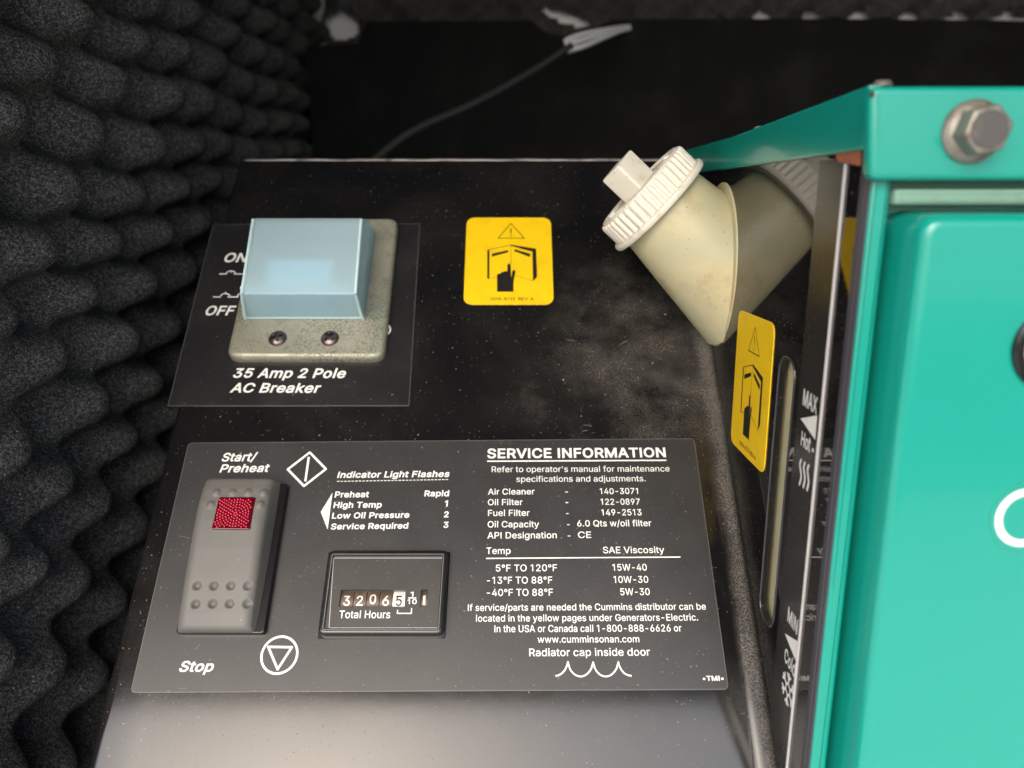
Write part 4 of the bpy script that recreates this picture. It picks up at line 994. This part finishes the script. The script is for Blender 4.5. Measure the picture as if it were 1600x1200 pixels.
lt('Indicator Light Flashes', (526.8, 747.4), (702.5, 745.8), 9.8, bold=20, shear=.16)
a, b = Vector((527, 752.8)), Vector((702, 749.8))
ds = []
for k in range(31):
    p0, p1 = a + (b - a) * (k / 31), a + (b - a) * ((k + .68) / 31)
    ds.append(seg2d(P(*p0), P(*p1), .24))
part(cd, 'dashed_line', fill2d(ds, W), M['print'], smooth=False)
for s, a, b in (('Preheat', (523, 778), (576.5, 777.6)), ('Rapid', (663, 776.3), (702, 775.9)), ('High Temp', (520.9, 794.4), (596.4, 793.8)), ('1', (695, 792), (700, 792)),
                ('Low Oil Pressure', (518.5, 811), (639.5, 809.6)), ('2', (693.4, 809), (701, 809)), ('Service Required', (516.8, 828), (638.2, 826.4)), ('3', (692.8, 825.3), (700.6, 825.2))):
    lt(s, a, b, 9.4, bold=20, shear=.06)
part(cd, 'arrow_symbol', fill2d([ccw([P(501.6, 800.5), P(519.8, 770.5), P(512.3, 828)])], W), M['print'], smooth=False)
cc = P(436.9, 1023.6)
part(cd, 'stop_symbol', ring2d(circ(cc[0], cc[1], 5.1, 56), .62, W), M['print'], smooth=False)
part(cd, 'stop_symbol', line2d([P(419.5, 1011), P(456.5, 1011.6), P(434.2, 1046)], .62, True, W), M['print'], smooth=False)

# ------------------------------------------------------------------ rocker switch
rs = Th('rocker_switch', 'grey start stop rocker switch with a red square lens', 'switch', PANEL, (-79.5, P(370, 870)[1], .26))
rs.o['label'] = 'worn grey rocker switch with a red square lens near its top'
v1, v0 = P(385, 748, 5)[1], P(345, 988, 3.0)[1]
u0, u1 = -90.6, -70.0
L = v1 - v0
def rock(v):
    s = (v - v0) / L
    return interp(s, [(0, 4.6), (.1, 5.6), (.3, 6.9), (.5, 7.9), (.68, 8.5), (.8, 8.5), (.9, 7.9), (1, 6.6)])
DIM = [P(x, y, 6) for x, y in ((308.8, 916), (335.2, 916), (361.5, 916), (387.5, 916), (305.4, 943.5), (331.8, 943.2), (358.4, 943), (385.4, 943))]
BMP = [P(x, y, 8.3) for x, y in ((337.6, 769.5), (362.7, 769), (387.3, 769), (412.5, 769), (330, 789.6), (406.5, 788.5))]
def rh(u, v):
    hgt = rock(v)
    d = min(u - u0, u1 - u)
    if d < 3.0: hgt -= 3.0 * .75 * (1 - math.sqrt(max(0, 1 - (1 - d / 3.0) ** 2)))
    e = min(v - v0, v1 - v)
    if e < 1.6: hgt -= 1.6 * (1 - math.sqrt(max(0, 1 - (1 - e / 1.6) ** 2)))
    for x, y in DIM:
        q = ((u - x) ** 2 + (v - y) ** 2) / 1.25 ** 2
        if q < 1: hgt -= .95 * (1 - q)
    for x, y in BMP:
        q = ((u - x) ** 2 + (v - y) ** 2) / 1.2 ** 2
        if q < 1: hgt += .55 * math.sqrt(1 - q) if q < .98 else 0
    return hgt
us, vsn = lin(u0, u1, 76), lin(v0, v1, 170)
top = hfield(us, vsn, rh)
skirt = []
nu, nvv = len(us), len(vsn)
loop = [i for i in range(nu)] + [j * nu + nu - 1 for j in range(1, nvv)] + [(nvv - 1) * nu + i for i in range(nu - 2, -1, -1)] + [j * nu for j in range(nvv - 2, 0, -1)]
cu, cv = (u0 + u1) / 2, (v0 + v1) / 2
sv = [top[0][i] for i in loop] + [(top[0][i][0] + (1.3 if top[0][i][0] > cu else -.3), cv + (top[0][i][1] - cv) * 1.004, .5) for i in loop]
nl = len(loop)
sf = [(k, nl + k, nl + (k + 1) % nl, (k + 1) % nl) for k in range(nl)]
part(rs, 'rocker', join(top, (sv, sf)), M['rocker'], angle=50)
part(rs, 'base_frame', prism(rnd(rect(u0 - .5, v0 - .2, u1 + 2.9, v1 - .3), 1.2), .26, 2.3, .4), M['gloss_black'])
ln = [P(331.2, 827.5, 8.3), P(390.5, 828.5, 8.3), P(400, 777.6, 8.3), P(343, 777.6, 8.3)]
lc = P(369.5, 804, 8.3)
lens = part(rs, 'lens', prism(rnd(ln, .6), 7.0, 8.85, .25), M['red'])
V, Fc = [], []
dots = []
LP = [Vector(p) for p in offset(ccw(ln), -.55)]
def inside(p, poly):
    return all((poly[(i + 1) % len(poly)] - poly[i]).cross(Vector(p) - poly[i]) > 0 for i in range(len(poly)))
rr = .5
while rr < 8.5:
    n = max(5, int(2 * math.pi * rr / .82))
    for k in range(n):
        a = 2 * math.pi * (k + .5 * (int(rr / .8) % 2)) / n
        p = (lc[0] + rr * math.cos(a), lc[1] + rr * math.sin(a))
        if inside(p, LP):
            dots.append(lathe_dot := xf(lathe([(.38, 0), (.30, .25), (.02, .42)], 8), Matrix.Translation((p[0], p[1], 8.84))))
    rr += .78
part(rs, 'lens_dots', join(*dots), M['red_dot_highlight'], parent=lens, kind='stuff')

# ------------------------------------------------------------------ hour meter
hm = Th('hour_meter', 'black rectangular hour meter with white digit drums reading total hours', 'hour meter', PANEL, (*P(600, 930), .26))
c4 = [P(499, 996), P(694, 996), P(702.5, 864), P(516, 864)]
o4 = rnd(c4, 2.0, 6)
part(hm, 'gasket', prism(offset(ccw(rnd([P(496.5, 999.5), P(696, 998.5), P(703.5, 863), P(514, 863)], .6)), 0), .26, .5), M['gloss_black'])
o_in = offset(ccw(o4), -1.7)
bz = prism(o4, .4, 3.2, 1.0, [o_in], seg=4)
part(hm, 'bezel', bz, M['bezel'], angle=50)
part(hm, 'bezel_ridge', ring2d(offset(ccw(o4), -1.25), .25, 3.24), M['edge'], smooth=False)
HW = 2.6
win = [P(529.5, 948, HW), P(632, 948, HW), P(633.5, 921.5, HW), P(533, 921.5, HW)]
wint = [P(656, 948, HW), P(667.5, 948, HW), P(669, 921.5, HW), P(658.5, 921.5, HW)]
win = rect(win[0][0], win[0][1], win[1][0], win[2][1]); wint = rect(wint[0][0], wint[0][1], wint[1][0], wint[2][1])
part(hm, 'face_plate', prism(o_in, 1.8, HW, 0, [win, wint]), M['face'], smooth=False)
for wn_ in (win, wint):
    (xa, ya), (xb, yb) = wn_[0], wn_[2]
    part(hm, 'window_recess', ([(xa, ya, 1.8), (xb, ya, 1.8), (xb, yb, 1.8), (xa, yb, 1.8), (xa, ya, -1.5), (xb, ya, -1.5), (xb, yb, -1.5), (xa, yb, -1.5)],
         [(0, 4, 5, 1), (1, 5, 6, 2), (2, 6, 7, 3), (3, 7, 4, 0), (4, 7, 6, 5)]), M['recess'], smooth=False)
fr = [P(513.5, 981.5, HW), P(686.5, 981.5, HW), P(692.5, 871.5, HW), P(521, 871.5, HW)]
part(hm, 'frame_line', ring2d(rnd(fr, .5), .17, HW + .03), M['grey_line'], smooth=False)
(xa, ya), (xb, yb) = win[0], win[2]
wd = (xb - xa) / 5
ym = ya + (yb - ya) * .40
drum_r = 3.9
mz = HW - .75 - drum_r
for k, ch in enumerate('32065'):
    x = xa + wd * (k + .5)
    dm = xf(tube([(-wd * .47, 0, 0), (wd * .47, 0, 0)], drum_r, 28), Matrix.Translation((x, ym, mz)))
    d_ = part(hm, 'digit_drum', dm, M['drum_white'] if k == 4 else M['drum'], label='white drum with a black five' if k == 4 else None)
    gv, gf = text_mesh(ch, 12)
    us_ = [gv[i] for f in gf for i in f]
    gx0, gx1 = min(p[0] for p in us_), max(p[0] for p in us_)
    sy = (yb - ya) * .60 / 533; sx = wd * .50 / max(gx1 - gx0, 250)
    out = []
    up_ = (0.0, 0.0, .35, 0, 0)[k] if k != 2 else .45
    for p in gv:
        yy = (p[1] - 255) * sy + up_
        a = yy / drum_r
        out.append((x + (p[0] - (gx0 + gx1) / 2) * sx, ym + (drum_r + .03) * math.sin(a), mz + (drum_r + .03) * math.cos(a)))
    part(hm, 'digit', (out, gf), M['ink'] if k == 4 else M['print'], parent=d_, smooth=False)
x = (wint[0][0] + wint[2][0]) / 2
d_ = part(hm, 'digit_drum', xf(tube([(-.95, 0, 0), (.95, 0, 0)], drum_r, 28), Matrix.Translation((x, ym, mz))), M['drum'])
part(hm, 'digit', fill2d([rect(x - .3, ym - 1.3, x + .35, ym + 1.3)], HW - .5), M['print'], parent=d_, smooth=False)
lt = lambda *a, **k: lettering(hm, *a, mapper=lambda x_, y_: P(x_, y_, HW), w=HW + .03, mat=M['print'], **k)
lt('Total Hours', (529.5, 966), (609.5, 966), 12, bold=8)
lt('1', (641, 932.3), (645.8, 932.3), 7.6, bold=12)
lt('10', (636.5, 943.8), (651, 943.8), 7.6, bold=12)
pp = lambda x_, y_: P(x_, y_, HW)
part(hm, 'fraction_line', line2d([pp(638, 934.3), pp(650.5, 934.3)], .28, z=HW + .03), M['print'], smooth=False)
part(hm, 'bracket_line', line2d([pp(621.4, 953), pp(620.8, 958.4), pp(642.6, 958.4), pp(643.2, 950)], .3, z=HW + .03), M['print'], smooth=False)
glass_m = NT('meter_glass')
glass_m.set(Roughness=.08)
tp = glass_m.n('ShaderNodeBsdfTransparent'); gl = glass_m.n('ShaderNodeBsdfGlossy', Roughness=.12)
mx = glass_m.t.nodes.new('ShaderNodeMixShader'); mx.inputs[0].default_value = .06
glass_m.l(tp.outputs[0], mx.inputs[1]); glass_m.l(gl.outputs[0], mx.inputs[2])
glass_m.l(mx.outputs[0], glass_m.t.nodes['Material Output'].inputs['Surface'])
for wn_ in (win, wint):
    part(hm, 'window_pane', fill2d([offset(ccw(wn_), -.05)], HW - .12), glass_m.m, smooth=False)

# ------------------------------------------------------------------ yellow warning labels
Lb = [P(725.5, 476.5), P(865.5, 476), P(860.5, 340), P(728, 340.5)]
lx0, lx1 = (Lb[0][0] + Lb[3][0]) / 2, (Lb[1][0] + Lb[2][0]) / 2
ly0, ly1 = Lb[0][1], Lb[3][1]
LW, LH = lx1 - lx0, ly1 - ly0
lcx, lcy = (lx0 + lx1) / 2, (ly0 + ly1) / 2
def zl(x, y):                                   # artwork coordinates -> label millimetres from its centre
    p = P(700 + x / 6.665, 320 + y / 6.665)
    return (p[0] - lcx, p[1] - lcy)
def warning_label(label, fr, base, rot=0.0):
    t = Th('warning_label', label, 'warning label', fr, (0, 0, 0), 'yellow read-the-manual warning labels')
    m = (fr @ Matrix.Translation(base)) @ Matrix.Rotation(rot, 4, 'Z')
    m.translation *= MM
    t.o.matrix_world = m
    part(t, 'label_sheet', prism(rnd(rect(-LW / 2, -LH / 2, LW / 2, LH / 2), 3.6, 8), .02, .24, .08), M['yellow'])
    ink = lambda nm, vf: part(t, nm, vf, M['ink'], smooth=False)
    z = .28
    ink('hazard_triangle', line2d([zl(655, 199), zl(522, 354), zl(795, 354)], .30, True, z, [seg2d(zl(655, 254), zl(655, 312), .55, .22), circ(*zl(655, 333), .26, 14)]))
    poly = lambda pts: ccw([zl(*p) for p in pts])
    ink('manual_symbol', fill2d([poly([(410, 476), (432, 481), (430, 778), (408, 770)]), poly([(655, 420), (918, 463), (915, 480), (880, 492), (800, 474), (655, 432)]),
        poly([(878, 488), (917, 463), (928, 755), (885, 800)]), poly([(458, 515), (628, 476), (628, 499), (458, 545)]), poly([(692, 466), (857, 515), (853, 549), (692, 489)]),
        seg2d(zl(655, 425), zl(412, 475), .22), seg2d(zl(655, 425), zl(655, 625), .13), seg2d(zl(430, 776), zl(512, 756), .13), seg2d(zl(700, 738), zl(886, 797), .13)], z))
    ink('hand_symbol', fill2d([poly([(510, 910), (510, 735), (520, 722), (545, 722), (555, 708), (578, 704), (590, 695), (617, 697), (619, 632), (627, 619), (640, 617), (652, 628), (658, 740), (662, 765),
        (668, 702), (676, 688), (690, 685), (701, 694), (702, 710), (685, 790), (680, 910)])], z))
    inv = lambda x, y: zl((x - 700) * 6.665, (y - 320) * 6.665)
    lettering(t, '0098-8733', (766, 470), (804.5, 470), 4.6, inv, z, M['ink'], bold=10)
    lettering(t, 'REV A', (810, 470), (833.5, 470), 4.6, inv, z, M['ink'], bold=10)
    return t
warning_label('yellow read-the-manual sticker on the console face above the service label', PANEL, (lcx, lcy, 0))
w4 = [Wl(1143, 697), Wl(1195.5, 747), Wl(1209.5, 497), Wl(1156, 480)]
wc = (sum(p[0] for p in w4) / 4, sum(p[1] for p in w4) / 4, 0)
wr = math.atan2(w4[3][0] - w4[0][0], w4[3][1] - w4[0][1])
warning_label('yellow read-the-manual sticker on the glossy side panel below the filler neck', WALL, wc, -wr * .7)

# ------------------------------------------------------------------ level marks beside the slot
lv = Th('level_label', 'narrow black strip label with white MAX and MIN coolant marks', 'label', WALL, (-160, -60, 0))
ax0, ax1 = -171.2, -157.6
part(lv, 'label_sheet', prism(rect(ax0, -333, ax1, 8), .02, .16, .05), M['decal3'])
part(lv, 'edge_strip', tube([(ax1 + .1, 8, .2), (ax1 + .1, -333, .2)], .38, 8), M['grey_line'])
lw_ = lambda *a, **k: lettering(lv, *a, mapper=Wl, w=.2, mat=M['print'], **k)
q5 = lambda x, y: Wl(1200 + x / 5.457, 580 + y / 5.457)
q6 = lambda x, y: Wl(1190 + x / 6.67, 940 + y / 6.67)
def wall_text(s, a0, a1, b0, cap):
    V, Fc = text_mesh(s, 14)
    us_ = [V[i] for f in Fc for i in f]
    x0, x1 = min(p[0] for p in us_), max(p[0] for p in us_)
    part(lv, 'lettering', ([(a0 + (v[0] - x0) / (x1 - x0) * (a1 - a0), b0 + v[1] / 509 * cap, .2) for v in V], Fc), M['print'], smooth=False)
a_, b_ = q5(305, 280), q5(428, 330)
wall_text('MAX', q5(305, 250)[0], q5(428, 290)[0], q5(305, 285)[1], 3.6)
wall_text('Hot', q5(290, 590)[0], q5(368, 640)[0], q5(292, 630)[1], 3.2)
part(lv, 'level_mark', fill2d([ccw([q5(284, 402), q5(428, 378), q5(410, 585)])], .2), M['print'], smooth=False)
part(lv, 'dot_symbol', fill2d([circ(*q5(390, 675), .45, 12)], .2), M['print'], smooth=False)
for dx, dy in ((0, 0), (32, 24), (64, 48)):
    pts = [q5(292 + dx, 752 + dy), q5(280 + dx, 790 + dy), q5(283 + dx, 830 + dy), q5(289 + dx, 875 + dy), q5(288 + dx, 915 + dy), q5(274 + dx, 970 + dy)]
    part(lv, 'heat_wave', line2d([tuple(p.xy) for p in smooth([Vector((*p, 0)) for p in pts], 4)], .8, z=.2), M['print'], smooth=False)
wall_text('MIN', q6(280, 150)[0], q6(385, 250)[0], q6(283, 205)[1], 3.6)
wall_text('Cold', q6(248, 560)[0], q6(362, 690)[0], q6(250, 618)[1], 3.4)
part(lv, 'level_mark', fill2d([ccw([q6(250, 332), q6(402, 425), q6(372, 635)])], .2), M['print'], smooth=False)
sc_ = q6(282, 915)
sf_ = []
for k in range(6):
    a = k * math.pi / 3 + math.pi / 6
    e = (sc_[0] + 4.2 * math.cos(a), sc_[1] + 4.2 * math.sin(a))
    sf_.append(seg2d((sc_[0] + 1.2 * math.cos(a), sc_[1] + 1.2 * math.sin(a)), e, .75))
    for s in (-.8, .8):
        p = (sc_[0] + 2.6 * math.cos(a), sc_[1] + 2.6 * math.sin(a))
        sf_.append(seg2d(p, (p[0] + 1.7 * math.cos(a + s), p[1] + 1.7 * math.sin(a + s)), .65))
for k in range(6):
    a = k * math.pi / 3 + math.pi / 6
    sf_.append(seg2d((sc_[0] + 1.5 * math.cos(a), sc_[1] + 1.5 * math.sin(a)), (sc_[0] + 1.5 * math.cos(a + math.pi / 3), sc_[1] + 1.5 * math.sin(a + math.pi / 3)), .6))
part(lv, 'snowflake_symbol', fill2d(sf_, .2), M['print'], smooth=False)

# ------------------------------------------------------------------ coolant bottle: filler neck, cap, body behind the slot
C0 = Vector((WX, NECK_Y, NECK_Z))
AX = Vector(NECK_AX).normalized()
e1 = Vector((0, 1, 0)); e1 = (e1 - AX * e1.dot(AX)).normalized()
e2 = AX.cross(e1)
NECK = frame(O + C0, e1, e2, AX)
cbt = Th('coolant_bottle', 'yellowed translucent filler neck with ribbed white cap leaning out of the side panel', 'coolant bottle', NECK, (0, 0, 0))
nr = [(20.4, -16), (18.3, 0), (16.8, 12), (15.3, 23), (14.9, 27)]
part(cbt, 'neck', lathe([(r, z) for r, z in nr] + [(13, 27)], 72), M['bottle'])
inv = NECK.inverted()
# collar: an oval lip lying against the side panel
col_o = circ(-(NECK_Y - 0.3), NECK_Z - .6, 20.8, 60, 25.8)
V, Fc = prism(col_o, 0.0, .45, .3)
cm = WALL
V = [inv @ (WALL @ Vector(v)) for v in V]
part(cbt, 'collar', (V, Fc), M['bottle'], angle=50)
V, Fc = prism(rnd(rect(-222, -140, -155, 2), 4), -60, -2.8, 2)
V = [inv @ (WALL @ Vector(v)) for v in V]
part(cbt, 'bottle_body', (V, Fc), M['bottle'])
CL = 26.0
capr = [(18.4, 0), (20.3, .1), (20.6, .6), (20.6, 1.5), (20.2, 2.0), (18.3, 2.1), (18.2, 8.6), (18.0, 9.2), (17.4, 9.7), (16.4, 9.8), (15.8, 9.3), (0.02, 9.3)]
cap = part(cbt, 'cap', xf(lathe([(r * .9, z) for r, z in capr], 96), Matrix.Translation((0, 0, CL))), M['cap'], angle=40)
rv = []
for k in range(5):
    a = math.pi * k / 4
    rv.append((-.2 + 1.05 * math.sin(a), -1.05 * math.cos(a)))
V, Fc = [], []
for z in (0, 6.3, 7.0):
    s = 1 if z < 7 else .55
    V += [(x * s, y * s, z) for x, y in rv]
for j in range(2):
    Fc += [(j * 5 + i, j * 5 + i + 1, (j + 1) * 5 + i + 1, (j + 1) * 5 + i) for i in range(4)]
Fc.append((10, 11, 12, 13, 14))
ridge = mesh_data('ridge', V, Fc, M['cap'], True, 60)
for k in range(42):
    a = 2 * math.pi * k / 42
    piece(cbt, 'ridge', ridge, (16.4 * math.cos(a), 16.4 * math.sin(a), CL + 2.05), parent=cap, rot=(0, 0, a))
LUG_ROT = R(45)
lug = prism(rnd(rect(-4.3, -5.2, 4.3, 5.2), .9), 8.9, 19.2, .7, bottom=True)
part(cbt, 'lug', xf(lug, Matrix.Translation((0, 0, CL)) @ Matrix.Rotation(LUG_ROT, 4, 'Z') @ Matrix.Translation((LUG_DX, 0, 0))), M['cap'], parent=cap)
bars = []
rg = random.Random(3)
for k in range(44):
    if k % 11 in (0, 10): continue
    a = 2 * math.pi * k / 44
    b = prism(rect(-1.1, -.28, 1.1 - rg.random() * .6, .28), 9.25, 9.75, .1)
    bars.append(xf(b, Matrix.Translation((0, 0, CL)) @ Matrix.Rotation(a, 4, 'Z') @ Matrix.Translation((12.4, 0, 0)) @ Matrix.Rotation(rg.uniform(-.5, .5), 4, 'Z')))
part(cbt, 'embossing', join(*bars), M['cap'], parent=cap)

# ------------------------------------------------------------------ green generator enclosure
ge = Th('generator_enclosure', 'glossy teal green steel generator housing with its door and top rail', 'generator', DOOR, (66, -330, 0))
# top flange running back above the side panel
fl = [(-148.2, 8.9), (-148.2, 20.2), (-303, 16.4), (-303, 8.9)]
V, Fc = prism(rnd(fl, .5, 2), -1.0, 1.3, .5, bottom=True)
V = [DOOR.inverted() @ (WALL @ Vector(v)) for v in V]
part(ge, 'top_flange', (V, Fc), M['green'])
for a_, z_ in ((-150.5, 20.6), (-222.0, 18.9)):
    V, Fc = lathe([(1.7, 0), (1.7, .5), (1.2, 1.0), (.02, 1.15)], 18)
    q = DOOR.inverted() @ (WALL @ Vector((a_, z_, -2.2)))
    part(ge, 'rivet', ([(q.x + v[0], q.y - .4 + v[2], q.z + v[1]) for v in V], [tuple(reversed(f)) for f in Fc]), M['worn'])
V, Fc = prism([(-151, 6.2), (-151, 9.4), (-163, 9.4), (-160, 7.2)], 0.05, .7, .1)
V = [DOOR.inverted() @ (WALL @ Vector(v)) for v in V]
part(ge, 'rust_patch', (V, Fc), M['rust'])
part(ge, 'jamb', prism(rnd(rect(66.2, -333, 69.7, 6), .6, 3), -4, 1.0, .7), M['green'])
part(ge, 'inner_frame', prism(rect(69.6, -333, 420, 6), -8, -5), M['green'], smooth=False)
hd = rnd([D(1359, 282, 4), (420, D(1400, 282, 4)[1]), (420, D(1400, 133, 4)[1]), D(1360, 134, 4)], [2.0, 0, 0, 1.6], 5)
part(ge, 'top_rail', prism(hd, 1.4, 4.0, 1.2, seg=5), M['green'])
part(ge, 'top_sheet', xf(prism(rect(67.5, 0, 420, 380), 16.6, 18.6), Matrix(((1, 0, 0, 0), (0, 0, 1, 0), (0, -1, 0, 0), (0, 0, 0, 1)))), M['green'], smooth=False)
z1, z0 = D(1450, 296, 1)[1], D(1450, 320, 1)[1]
part(ge, 'seal_strip', prism(rnd(rect(70.2, z0, 420, z1), .5, 2), -4.9, 2.0, .6), M['seal'])
DD = 10.0
DT = D(1450, 331, DD)[1]
door_o = rnd(rect(71.3, -333, 420, DT), [0, 0, 0, 4.5], 6)
dr = []
for off, d_ in ((0, -7.5), (.15, 2), (.3, 7.0), (.5, 8.4), (.95, 9.3), (1.6, 9.8), (2.4, 10.0), (2.7, 10.0)):
    dr.append((off, d_))
V, n = [], len(ccw(door_o))
for off, d_ in dr:
    V += [(x, y, d_) for x, y in offset(ccw(door_o), -off)]
Fc = [(k * n + i, k * n + (i + 1) % n, (k + 1) * n + (i + 1) % n, (k + 1) * n + i) for k in range(len(dr) - 1) for i in range(n)]
Fc.append(tuple(range((len(dr) - 1) * n, len(dr) * n)))
door = part(ge, 'door', (V, Fc), M['green'], angle=60)
gx, gz = D(1363, 147, 4)
part(ge, 'painted_gap', prism([(gx - .4, gz - .35), (gx + .35, gz - .5), (gx + .5, gz + .3), (gx - .2, gz + .55)], 3.6, 4.06), M['ink'], smooth=False)  # black patch on the rail, painting the dark inside of a small hole
# bolt in the top rail
bx, bz = D(1519, 206, 4.0)
bt = Th('bolt', 'large weathered hex flange bolt in the green top rail', 'bolt', DOOR, (bx, bz, 4.0))
part(bt, 'flange', xf(lathe([(5.5, 0), (5.5, .5), (5.0, 1.1), (4.2, 1.6), (.02, 1.7)], 40), Matrix.Translation((bx, bz, 4.0))), M['bolt'])
hexo = [(bx + 4.45 * math.cos(R(60 * k + 12)), bz + 4.45 * math.sin(R(60 * k + 12))) for k in range(6)]
part(bt, 'hex_head', prism(rnd(hexo, .7, 3), 5.4, 9.2, .75), M['bolt'])
part(bt, 'head_top', xf(lathe([(3.3, 0), (3.1, .22), (.02, .25)], 36), Matrix.Translation((bx, bz, 9.15))), M['bolt_top'])
# round badge and ring-shaped emblem on the door
kx, kz = D(1650, 543, DD)
r_ = 73 / F * 133
part(ge, 'door_badge', xf(lathe([(r_, 0), (r_, .8), (r_ - .5, 1.3), (r_ - 1.6, 1.3), (r_ - 2.0, .9), (r_ - 2.1, .3)], 56), Matrix.Translation((kx, kz, DD + .02))), M['gloss_black'], parent=door)
part(ge, 'door_badge', xf(lathe([(r_ - 2.1, 0), (r_ - 2.1, .4), (.02, .5)], 48), Matrix.Translation((kx, kz, DD + .05))), M['white_badge'], parent=door)
ex, ez = D(1601, 809, DD)
k_ = 141 / F
part(ge, 'emblem_ring', ring2d(circ(ex, ez, 48.5 * k_, 60, 49 * k_ * 1.04), 1.5, DD + .05), M['print'], parent=door, smooth=False)
part(ge, 'emblem_ring', ring2d(circ(ex, ez, 58 * k_, 60, 59.5 * k_ * 1.04), .35, DD + .04), M['dark_green'], parent=door, smooth=False)
